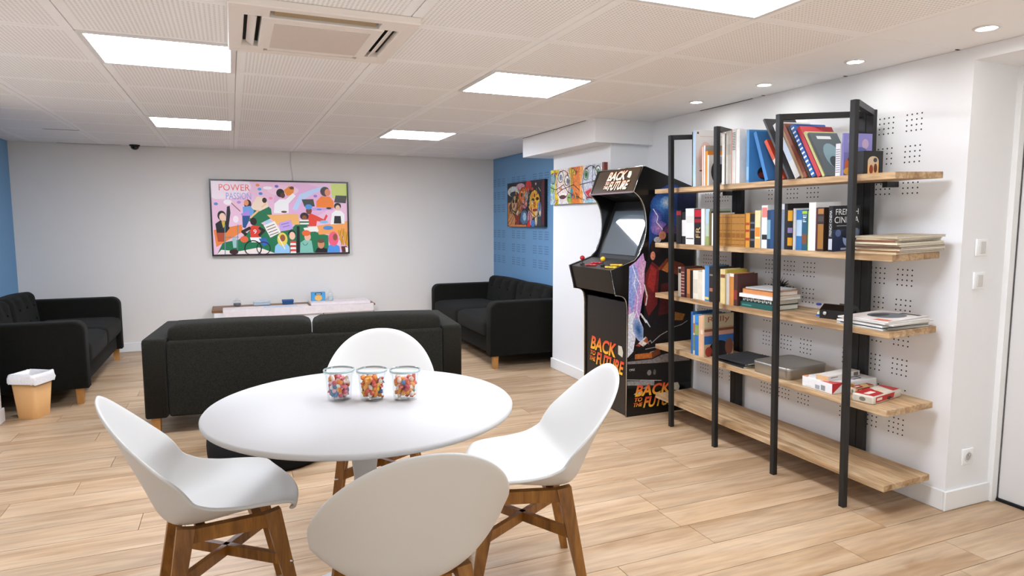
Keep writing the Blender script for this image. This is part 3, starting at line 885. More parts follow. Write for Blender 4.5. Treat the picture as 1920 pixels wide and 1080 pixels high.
# front row
PO('#94c4e8', 810, 930, 820, 850, 870, 800, 940, 800, 985, 860, 985, 930); EL(905, 770, 58, 78, '#e3cf56'); EL(908, 755, 30, 40, '#9a5634'); LI(12, '#f0e6d8', 860, 740, 930, 880)
PO('#15151a', 1075, 620, 1105, 620, 1100, 930, 1060, 930)
for k in range(6): PO('#d23a34' if k % 2 == 0 else '#f2ece8', 995, 790 + k * 24, 1055, 790 + k * 24, 1060, 814 + k * 24, 990, 814 + k * 24)
EL(1015, 705, 44, 40, '#1a1a20'); EL(1018, 730, 34, 46, '#f0c4a8')
PO('#7fbfae', 1100, 930, 1110, 810, 1170, 770, 1240, 790, 1260, 930); EL(1195, 745, 38, 46, '#e9b498'); EL(1180, 700, 50, 34, '#e8682c'); V.ring(*q(1165, 815), 26 / 818, 6 / 818, '#3a5a60', a0=180, a1=360)
PO('#141318', 1275, 930, 1300, 880, 1360, 865, 1420, 890, 1425, 930); EL(1350, 830, 40, 54, '#c98a66'); EL(1350, 795, 40, 24, '#6a4634')
PO('#4a90dc', 1420, 930, 1440, 850, 1500, 820, 1570, 860, 1575, 930); EL(1500, 770, 60, 86, '#ea5f7c'); EL(1520, 750, 26, 40, '#8c4e34')
for (x, y) in ((1580, 720), (1620, 700), (1660, 740), (1600, 790), (1650, 800)):
    EL(x, y, 20, 60, '#d89a2c', rot=20); LI(4, '#7a4a1c', x - 8, y + 60, x + 10, y - 50)
PO('#5a2a22', 1590, 860, 1660, 860, 1650, 930, 1600, 930); PO('#f0ece6', 1640, 870, 1685, 880, 1680, 930, 1645, 930)
obj('screen_picture', V.g, M['screen_print'], t)
g = G().tube([(.632, 7.782, 2.12), (.625, 7.782, 2.0), (.64, 7.782, 1.9), (.645, 7.782, 1.80)], .003, 6)
tag(obj('tv_cable', g, cmat('#d8d6d2')), 'thin white cable running from the ceiling down to the television', 'cable')

# ================================================================== PAINTINGS
t = thing('painting', 'dark abstract canvas with orange and yellow faces on the blue wall', 'painting', (3.03, 6.74, 1.295), group='abstract face paintings')
obj('canvas', G().box(3.012, 3.049, 6.24, 7.245, 1.295, 1.795, bev=.003, seg=1), M['black_matte'], t)
V = Art((3.012, 7.245, 1.295), (0, -1.005, 0), (0, 0, .50), (-1, 0, 0))
V.rect(.0, .0, 1, 1, '#2a2a2e')
def PQ(c, *p): V.poly([(p[i], p[i + 1]) for i in range(0, len(p), 2)], c)
V.ell(.18, .80, .17, .12, '#c8d0d0').ell(.2, .74, .12, .06, '#30383a').ell(.38, .9, .12, .07, '#d09aa6').ell(.6, .9, .08, .12, '#c0302c').rect(.02, .02, .12, .55, '#c47a2c')
PQ('#5b3a24', .05, .45, .2, .72, .34, .70, .45, .50, .40, .2, .12, .2); V.ell(.22, .52, .09, .19, '#c9a06a').ell(.18, .58, .03, .05, '#20180f').ell(.26, .58, .03, .05, '#20180f')
V.ell(.46, .68, .13, .2, '#d2702e').ell(.42, .72, .03, .06, '#2b2018').ell(.54, .66, .05, .1, '#8fa0a8').ell(.36, .45, .09, .16, '#a4602c').ell(.5, .5, .07, .1, '#b8727c')
V.ell(.76, .50, .14, .30, '#e0a52c').ell(.72, .58, .04, .035, '#2a1d0e').ell(.83, .60, .04, .035, '#2a1d0e').ell(.76, .48, .03, .07, '#b8641e').ell(.77, .36, .07, .03, '#8a2a1c')
V.ell(.48, .2, .11, .17, '#56769a').ell(.5, .22, .05, .09, '#9cc0d6').ell(.14, .14, .10, .16, '#c98a54').ell(.3, .16, .05, .15, '#8c2a20').ell(.64, .2, .06, .18, '#c88a94').ell(.88, .35, .05, .2, '#7a93b4')
PQ('#c8261e', .56, 0, .66, 0, .62, .16, .58, .12); V.ell(.72, .07, .05, .08, '#4a78c0').rect(.94, .05, 1, .98, '#5c2530').rect(.05, .0, .55, .04, '#d8803a').rect(.82, .02, .92, .22, '#3a4048').ell(.8, .18, .03, .16, '#d8c49a')
for pts in ([(.02, .06), (.28, .4), (.44, .52), (.66, .75), (.74, .78)], [(.44, .52), (.8, .22)], [(.63, .9), (.63, .1)], [(.3, .1), (.32, .66)], [(.06, .3), (.14, .66), (.3, .76)], [(.9, .9), (.88, .2)], [(.1, .02), (.24, .3)]):
    V.line(pts, .014, '#17130f')
rnd = random.Random(41)
for k in range(46):
    u_, v_ = rnd.uniform(.05, .93), rnd.uniform(.06, .92)
    V.ell(u_, v_, rnd.uniform(.008, .028), rnd.uniform(.015, .06), rnd.choice(['#d8a860', '#8c3a24', '#2b2a30', '#c86a34', '#7f96ac', '#e0c89a', '#b04438', '#4a5a70', '#d89aa0', '#3a2418']), rot=rnd.uniform(0, 180), n=10)
for k in range(26):
    u_, v_, a_ = rnd.uniform(.05, .9), rnd.uniform(.1, .9), rnd.uniform(0, 6.28)
    V.line([(u_, v_), (min(.97, max(.02, u_ + .07 * math.cos(a_))), min(.97, max(.03, v_ + .14 * math.sin(a_))))], .010, rnd.choice(['#17130f', '#17130f', '#e6d8b8']))
V.ring(.76, .5, .3, .014, '#17130f').ring(.22, .52, .18, .012, '#17130f').ring(.46, .68, .19, .012, '#17130f').ring(.48, .2, .16, .012, '#17130f')
obj('picture', V.g, M['paint'], t)

t = thing('painting', 'bright abstract canvas of two cartoonish faces on the white column', 'painting', (2.68, 4.98, 1.505), group='abstract face paintings')
obj('canvas', G().box(2.672, 2.699, 4.50, 5.405, 1.505, 1.81, bev=.003, seg=1), M['black_matte'], t)
obj('canvas_edge', G().box(2.668, 2.70, 4.47, 4.50, 1.505, 1.812), cmat('#7a3420'), t)
V = Art((2.672, 5.405, 1.505), (0, -.905, 0), (0, 0, .305), (-1, 0, 0))
V.rect(0, 0, 1, 1, '#d8d8d8').rect(0, 0, .12, 1, '#a9c8d0').rect(.09, 0, .17, 1, '#d9b92e').rect(.38, 0, .46, 1, '#c9a42c').rect(.46, 0, .60, 1, '#e0792a').rect(.6, 0, .66, 1, '#f0a04a')
V.ell(.06, .75, .05, .16, '#7fa0a8').ell(.03, .45, .05, .12, '#8cb060').ell(.05, .95, .06, .08, '#d4c43c')
V.ell(.27, .55, .15, .50, '#e4d0c8').ell(.22, .78, .06, .17, '#eceae6').ell(.22, .76, .03, .09, '#7c7c86').ell(.35, .66, .05, .15, '#eceae6').ell(.36, .64, .025, .08, '#6a6a70').ell(.26, .22, .09, .09, '#f2e4de').ell(.26, .20, .07, .06, '#5a2a2a')
V.ell(.40, .15, .05, .12, '#8ca84a').ell(.44, .3, .03, .14, '#5aa0b0')
V.ell(.80, .55, .17, .48, '#cfd4e0').ell(.72, .76, .06, .16, '#f2f2ee').ell(.72, .75, .035, .11, '#4f8a5a').ell(.72, .75, .015, .05, '#1d2a20').ell(.93, .80, .06, .15, '#f2f2ee').ell(.93, .78, .03, .09, '#4f8a6a')
V.ell(.80, .28, .10, .12, '#d8a0b8').poly([(.70, .30), (.80, .36), (.92, .30), (.84, .10), (.78, .12)], '#c22a30').ell(.78, .05, .08, .06, '#9cc8d4').ell(.95, .2, .05, .2, '#b894c4')
for pts in ([(0, .5), (.12, .42), (.28, .55), (.36, .35), (.50, .20)], [(.14, .30), (.26, .42), (.48, .52), (.6, .35)], [(.60, .50), (.82, .55), (.97, .6)], [(.84, .98), (.83, .6), (.9, .45)], [(.56, .2), (.64, .1)]):
    V.line(pts, .022, '#221c1a')
for (a, b2, r_) in ((.27, .55, .40), (.22, .78, .16), (.35, .66, .14), (.80, .55, .42), (.72, .76, .15), (.93, .80, .14), (.06, .75, .15)):
    V.ring(a, b2, r_, .02, '#2a2220')
rnd = random.Random(17)
for k in range(34):
    u_, v_ = rnd.choice([rnd.uniform(.01, .14), rnd.uniform(.38, .62), rnd.uniform(.02, .98)]), rnd.choice([rnd.uniform(.02, .2), rnd.uniform(.8, .97), rnd.uniform(.05, .95)])
    V.ell(u_, v_, rnd.uniform(.006, .016), rnd.uniform(.02, .06), rnd.choice(['#d4c43c', '#8cb060', '#e0792a', '#5aa0b0', '#b894c4', '#c9503c', '#f0d8a0', '#3a5a3a']), rot=rnd.uniform(0, 180), n=10)
    V.line([(u_, v_), (min(.98, u_ + rnd.uniform(-.03, .04)), min(.97, max(.03, v_ + rnd.uniform(-.15, .15))))], .014, '#2a2220')
V.rect(.455, 0, .462, 1, '#3a2016')
obj('picture', V.g, M['paint'], t)

# ================================================================== ROUND TABLE
TZ = .735; TCX, TCY, TR = .395, 2.25, .515
t = thing('round_table', 'round white pedestal table with three candy jars on it', 'table', (TCX, TCY, 0))
obj('tabletop', G().lathe([(.30, TZ - .030), (.44, TZ - .027), (TR - .010, TZ - .022), (TR, TZ - .016), (TR + .001, TZ - .006), (TR - .004, TZ), (.002, TZ)], 96), M['table_white'], t, world=False)
obj('pedestal', G().lathe([(.275, 0), (.275, .006), (.24, .014), (.14, .035), (.075, .085), (.045, .18), (.035, .32), (.038, .48), (.055, .62), (.10, .69), (.16, TZ - .029)], 48), M['table_white'], t, world=False)

# ================================================================== SHELL CHAIRS
def lerp(tab, v):
    """smooth (Catmull-Rom) lookup in a table of (v, value)"""
    n = len(tab)
    for i in range(n - 1):
        if v <= tab[i + 1][0] or i == n - 2:
            x0, y0 = tab[i]; x1, y1 = tab[i + 1]
            k = (v - x0) / (x1 - x0)
            m0 = (y1 - tab[i - 1][1]) / (x1 - tab[i - 1][0]) if i > 0 else (y1 - y0) / (x1 - x0)
            m1 = (tab[i + 2][1] - y0) / (tab[i + 2][0] - x0) if i < n - 2 else (y1 - y0) / (x1 - x0)
            d = x1 - x0
            return (2 * k**3 - 3 * k**2 + 1) * y0 + (k**3 - 2 * k**2 + k) * d * m0 + (-2 * k**3 + 3 * k**2) * y1 + (k**3 - k**2) * d * m1

PY = [(0, .232), (.06, .222), (.14, .18), (.28, .09), (.42, -.01), (.52, -.095), (.60, -.160), (.66, -.196), (.73, -.226), (.83, -.270), (.92, -.312), (1, -.350)]
PZ = [(0, .425), (.06, .440), (.14, .446), (.28, .430), (.42, .406), (.52, .394), (.60, .400), (.66, .436), (.73, .510), (.83, .622), (.92, .726), (1, .818)]
PW_ = [(0, .150), (.03, .185), (.08, .208), (.16, .222), (.30, .236), (.45, .246), (.55, .255), (.65, .260), (.75, .265), (.88, .262), (1, .25)]
PL = [(0, -.02), (.08, .0), (.2, .024), (.35, .058), (.48, .095), (.58, .120), (.66, .106), (.74, .060), (.83, .022), (1, 0)]
PF = [(0, -.05), (.06, -.03), (.2, 0), (.42, .0), (.52, .025), (.60, .055), (.68, .080), (.76, .082), (.85, .064), (.94, .038), (1, .02)]
def chair_shell():
    g = G(); NU, NV = 24, 34
    vs = []; fs = []
    for j in range(NV + 1):
        for i in range(NU + 1):
            u = math.sin(PI / 2 * (-1 + 2 * i / NU))
            vt = .75 + .25 * max(0.0, 1 - abs(u) ** 2.3) ** (1 / 2.3)     # rounded top of the back
            v = j / NV * vt
            wd = lerp(PW_, v)
            e = abs(u) ** 2.4
            vs.append((u * wd, lerp(PY, v) + lerp(PF, v) * e, lerp(PZ, v) + lerp(PL, v) * e))
    for j in range(NV):
        for i in range(NU):
            a = j * (NU + 1) + i
            fs.append((a, a + 1, a + NU + 2, a + NU + 1))
    g.add(vs, fs, None, True)
    return g
ME_SHELL = mesh_from('shell', chair_shell()); ME_SHELL.materials.append(M['plastic_white'])
TOPS = {}
def chair_parts(root):
    o = obj('shell', None, None, root, me=ME_SHELL)
    so = o.modifiers.new('thickness', 'SOLIDIFY'); so.thickness = .011; so.offset = 0; so.use_rim = True
    su = o.modifiers.new('smooth', 'SUBSURF'); su.levels = 1; su.render_levels = 1
    TX_, TYF, TYR, FX, FY = .145, .128, -.128, .205, .205
    for sx in (-1, 1):
        for sy in (-1, 1):
            ty = TYF if sy > 0 else TYR
            g = G().beam((sx * TX_, ty, .410), (sx * FX, sy * FY, 0), .042, .052, .026, .028, up=(0, 1, 0))
            obj('leg', g, M['leg_wood'], root, world=False)
            obj('glide', G().beam((sx * FX, sy * FY, .004), (sx * FX, sy * FY, 0), .02, .02, up=(0, 1, 0)), M['black_matte'], root, world=False)
        obj('side_rail', G().box(sx * TX_ - .014, sx * TX_ + .014, TYR, TYF, .360, .405), M['leg_wood'], root, world=False)
    k = .245 / .412
    for s in (-1, 1):
        z = .245; f_ = 1 - z / .412
        px = TX_ + (FX - TX_) * f_; pyy = TYF + (FY - TYF) * f_
        obj('stretcher', G().beam((-px * s, -pyy, z), (px * s, pyy, z), .020, .036), M['leg_wood'], root, world=False)
    return o
def chair(label, x, y, phi):
    t = thing('shell_chair', label, 'chair', (x, y, 0), (0, 0, R(phi - 90)), group='white shell chairs around the table')
    chair_parts(t)
    # seat mount
    for yy in (-.085, .085):
        obj('cross_rail', G().box(-.135, .135, yy - .014, yy + .014, .368, .400), M['leg_wood'], t, world=False)
    for sx in (-1, 1):
        obj('bolt', G().tube([(sx * .172, .176, .24), (sx * .190, .178, .24)], .006), M['chrome'], t, world=False)
    return t
chair('white shell chair on the left side of the round table', -.06, 2.36, 7)
chair('white shell chair in front, turned with its back to the camera', .415, 1.80, 88)
chair('white shell chair on the right side of the round table', .975, 2.20, 164)
chair('white shell chair behind the round table, facing the camera', .593, 2.975, 256)

# ================================================================== CANDY JARS
JARS = ((.325, 2.321, 'left'), (.431, 2.276, 'middle'), (.538, 2.231, 'right'))
PAL = {'left': ['#d9596a', '#e27a86', '#f0b8c4', '#f2d8c8', '#e8862e', '#5f8fb4', '#f4ece4', '#8fae9c'],
       'middle': ['#f08a1e', '#f4a83a', '#f2c63c', '#d8342c', '#5a6f9c', '#f2e8dc', '#3a3a44', '#e86a4a'],
       'right': ['#e8694e', '#f09a3c', '#f4c8b0', '#d8505e', '#4f86b0', '#f0dccc', '#7a8a78', '#f2a0a8']}
CN = {'#d9596a': 'crimson', '#e27a86': 'rose', '#f0b8c4': 'pale pink', '#f2d8c8': 'cream', '#e8862e': 'orange', '#5f8fb4': 'blue', '#f4ece4': 'white', '#8fae9c': 'sage green',
      '#f08a1e': 'orange', '#f4a83a': 'amber', '#f2c63c': 'yellow', '#d8342c': 'red', '#5a6f9c': 'dark blue', '#f2e8dc': 'white', '#3a3a44': 'black', '#e86a4a': 'coral',
      '#e8694e': 'coral', '#f09a3c': 'orange', '#f4c8b0': 'peach', '#d8505e': 'crimson', '#4f86b0': 'blue', '#f0dccc': 'cream', '#7a8a78': 'grey green', '#f2a0a8': 'pink'}
cm_ = {}
me_c = []
for k in range(4):
    if k == 0: g = G().sphere((0, 0, 0), .0115, 10, 6)
    elif k == 1: g = G().sphere((0, 0, 0), .0125, 10, 6, sc3=(1.3, .8, .7))
    elif k == 2: g = G().box(-.015, .015, -.009, .009, -.006, .006, bev=.004)
    else: g = G().sphere((0, 0, 0), .0095, 8, 6, sc3=(1.5, 1, 1)).lathe([(.001, -.0), (.009, .006)], 6, c=(0, 0, 0), cap=False, m=Matrix.Translation((.014, 0, 0)) @ Matrix.Rotation(R(90), 4, 'Y')).lathe([(.001, 0), (.009, .006)], 6, cap=False, m=Matrix.Translation((-.014, 0, 0)) @ Matrix.Rotation(R(-90), 4, 'Y'))
    me_c.append(g)
for (jx, jy, side) in JARS:
    t = thing('candy_jar', side + ' one of the three open glass jars of candy on the table', 'jar', (jx, jy, TZ), group='glass candy jars')
    J = 1.08
    outer = [(.033, .0), (.037, .003), (.0385, .012), (.042, .055), (.0445, .082), (.0445, .085), (.049, .088), (.0495, .100), (.047, .1015)]
    inner = [(.0445, .100), (.043, .088), (.0415, .08), (.0385, .05), (.036, .014), (.033, .007), (.002, .006)]
    outer = [(a_ * J, b_ * J) for a_, b_ in outer]; inner = [(a_ * J, b_ * J) for a_, b_ in inner]
    obj('glass_body', G().lathe(outer + inner, 40, cap=False).lathe([(.002, 0), (.033 * J, 0)], 40, cap=False), M['glass'], t, world=False)
    obj('rim', G().lathe([(.0465 * J, .101 * J), (.0495 * J, .1005 * J), (.050 * J, .097 * J), (.0495 * J, .094 * J)], 40, cap=False), mat('rim_glass_' + side, '#aebfc0', .08, spec=.8), t, world=False)
    rnd = random.Random(hash(side) % 7 if False else {'left': 1, 'middle': 2, 'right': 3}[side])
    zmax = .078
    n = 0
    placed = []
    for att in range(4000):
        z = .020 + (zmax - .020) * (n / 64.0)
        if n >= 64: break
        ro = .0265 + .006 * (z / .08)
        a_ = rnd.random() * 2 * PI
        rr = ro * math.sqrt(rnd.random()) if rnd.random() < .35 else ro * rnd.uniform(.85, 1.0)
        p = Vector((rr * math.cos(a_), rr * math.sin(a_), z + rnd.uniform(-.004, .004)))
        if any((p - q_).length < .0125 for q_ in placed[-26:]) and att % 60 != 59: continue
        placed.append(p)
        c = rnd.choice(PAL[side][:4] * 2 + PAL[side][4:]) if z > .03 else rnd.choice([PAL[side][0], PAL[side][1], PAL[side][5]])
        k = rnd.randrange(4) if side != 'middle' else rnd.choice([2, 3, 3, 1])
        if (k, c) not in cm_:
            m_ = mesh_from('candy', me_c[k]); m_.materials.append(cmat(c, .35)); cm_[(k, c)] = m_
        o = obj('candy', None, None, None, me=cm_[(k, c)])
        o.location = (jx + p.x, jy + p.y, TZ + p.z); o.scale = (.80, .80, .80); o.rotation_euler = (rnd.random() * 3, rnd.random() * 3, rnd.random() * 6)
        shp = ('round', 'oval', 'square', 'wrapped')[k]; lev = 'near the bottom' if z < .036 else ('halfway up' if z < .055 else 'near the top')
        rx = p.x * .92 - p.y * .39; ry = p.x * .39 + p.y * .92
        pos = 'left side' if rx < -.011 else ('right side' if rx > .011 else ('front' if ry < 0 else 'back'))
        tag(o, '%s %s candy %s at the %s of the %s glass jar' % (CN[c], shp, lev, pos, side), 'candy', 'candies in the %s glass jar' % side)
        n += 1

# ================================================================== ARCADE MACHINE
AY0, AY1 = 3.80, 4.395     # right (near) and left side
arc = thing('arcade_machine', 'tall black arcade machine with a curved hood beside the bookshelf', 'arcade machine', (2.74, 4.10, 0))
def crv(pts, n=5):
    out = []
    P = [Vector((p[0], p[1], 0)) for p in pts]
    for i in range(len(P) - 1):
        p0 = P[max(i - 1, 0)]; p1 = P[i]; p2 = P[i + 1]; p3 = P[min(i + 2, len(P) - 1)]
        for k in range(n):
            u = k / n
            v = .5 * ((2 * p1) + (p2 - p0) * u + (2 * p0 - 5 * p1 + 4 * p2 - p3) * u * u + (-p0 + 3 * p1 - 3 * p2 + p3) * u ** 3)
            out.append((v.x, v.y))
    out.append(pts[-1])
    return out
front = [(2.475, .0), (2.468, .74)] + crv([(2.466, .77), (2.455, .82), (2.425, .846), (2.372, .856)], 4)
ctl = [(2.330, 1.028), (2.517, 1.090)]
cave = crv([(2.517, 1.090), (2.565, 1.150), (2.600, 1.25), (2.608, 1.34), (2.592, 1.44), (2.555, 1.512), (2.500, 1.556)], 4)[1:]
topp = [(2.572, 1.729), (2.60, 1.725), (3.020, 1.590), (3.020, 0)]
prof = front + ctl + cave + topp
for y0, y1 in ((AY0, AY0 + .018), (AY1 - .018, AY1)):
    obj('side_panel', G().prism(prof, y0, y1, 'y'), M['black_gloss'], arc)
# silver edging along both side panels
for y in (AY0 + .001, AY1 - .001):
    g = G().tube([(p[0] - .002, y, p[1]) for p in front], .0035, 6).tube([(p[0], y, p[1]) for p in [front[-1]] + ctl + cave + topp[:2]], .0035, 6)
    obj('edge_trim', g, M['chrome'], arc)
yi0, yi1 = AY0 + .018, AY1 - .018
carbon = mat('carbon_weave_panel', '#171412', .35, noise=(260, .7, '#2e2722'))
fp = obj('front_panel', G().prism([(2.482, .01), (2.476, .80), (2.50, .80), (2.506, .01)], yi0, yi1, 'y'), carbon, arc)
obj('kick_back', G().box(2.95, 3.015, yi0, yi1, .0, 1.58), M['black_matte'], arc)
cb = obj('control_box', G().prism([(2.380, .862), (2.338, 1.026), (2.517, 1.086), (2.62, 1.086), (2.62, .862)], yi0, yi1, 'y'), carbon, arc)
# screen bezel and screen
def on_slope(x0, z0, x1, z1, th):
    d = Vector((x1 - x0, z1 - z0)); d.normalize(); n = Vector((d.y, -d.x))
    return [(x0, z0), (x1, z1), (x1 + n.x * th, z1 + n.y * th), (x0 + n.x * th, z0 + n.y * th)]
obj('bezel', G().prism(on_slope(2.560, 1.085, 2.719, 1.50, .02), yi0, yi1, 'y'), M['black_matte'], arc)
so0 = Vector((2.5715, 1.115)); so1 = Vector((2.692, 1.43)); dn = (so1 - so0).normalized(); nn = Vector((-dn.y, dn.x)) * .006
obj('screen', G().prism([(so0.x + nn.x, so0.y + nn.y), (so1.x + nn.x, so1.y + nn.y), (so1.x, so1.y), (so0.x, so0.y)], yi0 + .055, yi1 - .055, 'y'), mat('glass_screen', '#59636a', .04, spec=1.0, coat=1.0), arc)
obj('hood', G().prism([(2.512, 1.556), (2.572, 1.552), (2.74, 1.50), (2.76, 1.51), (2.60, 1.60)], yi0, yi1, 'y'), M['black_matte'], arc)
for yy in (3.98, 4.22):
    obj('speaker_grille', G().prism([(2.56, 1.5545), (2.64, 1.530), (2.64, 1.5285), (2.56, 1.553)], yy - .045, yy + .045, 'y'), mat('speaker_mesh', '#3a3734', .5, noise=(500, .8, '#0c0c0c')), arc)
obj('top_cover', G().prism([(2.574, 1.729), (2.60, 1.723), (3.015, 1.588), (3.015, 1.575), (2.60, 1.708), (2.575, 1.712)], yi0, yi1, 'y'), M['black_gloss'], arc)
# marquee
mq0 = Vector((2.503, 0, 1.560)); mq1 = Vector((2.573, 0, 1.726)); mu = mq1 - mq0; mn = Vector((-mu.z, 0, mu.x)).normalized()
mb = obj('marquee', G().prism([(2.505, 1.560), (2.575, 1.726), (2.60, 1.715), (2.53, 1.555)], yi0, yi1, 'y'), mat('marquee_panel', '#3a2c1e', .25, emit='#8a6a48', estr=.10), arc)
g = G().box(2.494, 2.512, AY0, AY1, 1.549, 1.560).tube([(2.572, AY0, 1.729), (2.572, AY1, 1.729)], .005, 6)
obj('marquee_trim', g, M['chrome'], arc)
def logo(A, u0, v0, u1, v1, bt='#d8332c', bb='#f6c244', sk=.0):
    """two rows of slanted block letters, red to yellow"""
    w_, h_ = u1 - u0, v1 - v0
    for k, (dx, dy, c1, c2) in enumerate(((.006, -.012, '#1a120c', '#1a120c'), (0, 0, bb, bt))):
        A.text('BACK', u0 + w_ * .02 + dx, v0 + h_ * .50 + dy, u0 + w_ * .78 + dx, v0 + h_ * .96 + dy, c1, shear=w_ * .05, skew=sk * .5, grad=c2, bold=.03)
        A.text('TO', u0 + dx, v0 + h_ * .30 + dy, u0 + w_ * .17 + dx, v0 + h_ * .46 + dy, c1, shear=w_ * .02, skew=0, grad=c2, bold=.03)
        A.text('THE', u0 - w_ * .02 + dx, v0 + h_ * .10 + dy, u0 + w_ * .17 + dx, v0 + h_ * .26 + dy, c1, shear=w_ * .02, skew=0, grad=c2, bold=.03)
        A.text('FUTURE', u0 + w_ * .20 + dx, v0 + h_ * .02 + dy, u0 + w_ * .98 + dx, v0 + h_ * .46 + dy, c1, shear=w_ * .05, skew=sk * .5, grad=c2, bold=.03)
    A.poly([(u0 + w_ * .86, v0 + h_ * .62), (u0 + w_ * .86, v0 + h_ * .90), (u0 + w_ * .96, v0 + h_ * .90), (u0 + w_ * 1.0, v0 + h_ * .72), (u0 + w_ * .98, v0 + h_ * .56)], '#c9c0a8')
V = Art((mq0.x, yi1, mq0.z), (0, -(yi1 - yi0), 0), mu, mn, base=.0022)
logo(V, .28, .08, .84, .94, '#ea9a86', '#f8ecd0')
obj('marquee_logo', V.g, M['marquee_print'], mb)
V = Art((2.482, yi1, .0), (0, -(yi1 - yi0), 0), (-.006, 0, .80), (-1, 0, 0), base=.002)
logo(V, .10, .355, .93, .635, '#d8402c', '#f4c038', sk=-.02)
obj('front_logo', V.g, M['print'], fp)
# controls
def cpt(x, y): return (x, y, 1.026 + (x - 2.338) * (1.086 - 1.026) / (2.517 - 2.338))
for (x, y, c, nm) in ((2.385, 4.29, '#b02024', 'joystick'), (2.40, 4.02, '#e8b41e', 'joystick')):
    p = cpt(x, y)
    j = obj(nm, G().lathe([(.02, 0), (.02, .004), (.004, .006), (.004, .03)], 12, c=p), M['black_matte'], arc)
    obj('ball', G().sphere((p[0], p[1], p[2] + .045), .018, 14, 8), cmat(c, .25), j)
for (yb, c) in ((4.19, '#b8242a'), (3.92, '#e9b61f')):
    for i in range(3):
        for k in range(2):
            p = cpt(2.375 + k * .042 + i * .006, yb - i * .042)
            b = obj('button', G().lathe([(.016, 0), (.016, .006), (.013, .009)], 14, c=p), cmat(c, .3), arc)
# art on the side panel facing the room: colours, lightning and shapes only
V = Art((2.468, AY0, 0), (.552, 0, 0), (0, 0, 1.73), (0, -1, 0), base=.0006, step=1.5e-5)
def pz(x, z): return ((x - 2.468) / .552, z / 1.73)
def SP(c, *p): V.poly([pz(p[i], p[i + 1]) for i in range(0, len(p), 2)], c)
def SE(x, z, rx, rz, c, **k): V.ell(*pz(x, z), rx / .552, rz / 1.73, c, **k)
def SL(wd, c, *p): V.line([pz(p[i], p[i + 1]) for i in range(0, len(p), 2)], wd / 1.73, c)
SP('#1c3f7c', 2.63, 1.15, 2.63, 1.40, 2.66, 1.50, 2.72, 1.58, 2.80, 1.62, 3.01, 1.56, 3.01, 1.15)
SP('#0e1f44', 2.86, 1.15, 2.86, 1.60, 3.01, 1.56, 3.01, 1.15)
def blend(a, b, t):
    return '#%02x%02x%02x' % tuple(int(int(a[i:i + 2], 16) * (1 - t) + int(b[i:i + 2], 16) * t) for i in (1, 3, 5))
def SB(x, z, rx, rz, c0, c1, n=7, rot=0):
    for k in range(n):
        f_ = 1 - k / n
        SE(x, z, rx * f_, rz * f_, blend(c0, c1, k / (n - 1)), rot=rot)
SB(2.73, 1.46, .095, .09, '#1f4482', '#4f88cc'); SB(2.765, 1.485, .05, .045, '#5a92d2', '#e4f0fa'); SB(2.685, 1.36, .05, .08, '#3a4a96', '#9a86cc'); SB(2.71, 1.31, .07, .05, '#6a62ac', '#c088bc'); SB(2.80, 1.29, .06, .05, '#3c2c58', '#8a4068')
SP('#c79ad0', 2.475, .80, 2.475, 1.05, 2.53, 1.085, 2.585, 1.14, 2.61, 1.05, 2.60, .90, 2.56, .66, 2.53, .62, 2.475, .60)
SP('#8f9fd8', 2.475, .80, 2.475, 1.04, 2.52, 1.07, 2.535, .90, 2.51, .72)
SP('#d7a0c4', 2.55, 1.00, 2.575, 1.11, 2.61, 1.08, 2.60, .88, 2.57, .80)
SP('#dfe0e8', 2.475, .42, 2.475, .72, 2.52, .74, 2.55, .62, 2.52, .46)
SB(2.52, .95, .03, .10, '#8f9fd8', '#b8c0ea'); SB(2.58, 1.0, .02, .08, '#d7a0c4', '#e8c0d8'); SB(2.56, .61, .04, .09, '#a8b4d8', '#26548c', rot=20)
for pts in ((2.50, 1.06, 2.53, .98, 2.515, .93, 2.55, .84, 2.54, .74, 2.575, .66), (2.53, .98, 2.565, .93, 2.575, .86), (2.54, .74, 2.50, .66, 2.51, .58), (2.66, 1.44, 2.70, 1.39, 2.69, 1.35, 2.74, 1.30)):
    SL(.006, '#f2ecf8', *pts)
SP('#120c10', 2.60, .55, 2.60, 1.02, 2.64, 1.20, 2.70, 1.26, 2.80, 1.28, 3.01, 1.24, 3.01, .45, 2.64, .45)
SP('#6a1a1c', 2.60, .80, 2.61, 1.00, 2.66, 1.08, 2.72, 1.04, 2.71, .78, 2.64, .70); SP('#9a2a26', 2.62, .92, 2.65, 1.06, 2.70, 1.02, 2.68, .86)
SP('#4a1416', 2.72, .70, 2.74, .92, 2.84, .94, 2.86, .72); SP('#7c3a24', 2.70, 1.02, 2.78, 1.10, 2.92, 1.06, 2.98, .99, 2.90, .97, 2.78, 1.02)
SP('#c4743a', 2.74, 1.02, 2.80, 1.085, 2.84, 1.07, 2.79, 1.00); SE(2.69, 1.19, .045, .05, '#2a1a1a'); SE(2.70, 1.23, .03, .02, '#b8b0ae'); SE(2.74, 1.26, .03, .03, '#c07a5a'); SE(2.665, 1.12, .02, .03, '#d8886a')
SL(.010, '#d8c8c4', 2.60, .92, 2.625, .84, 2.615, .78); SL(.012, '#e8d8d4', 2.575, .72, 2.60, .69, 2.62, .66)
for k in range(4): SL(.006, '#cfd8e4', 2.585 + k * .012, .70 - k * .008, 2.63 + k * .008, .655 - k * .010)
SP('#a23a3a', 2.535, .50, 2.58, .525, 2.575, .49); SP('#e6d6cc', 2.56, .515, 2.62, .56, 2.64, .52, 2.60, .49); SP('#a0522e', 2.60, .53, 2.63, .555, 2.65, .50)
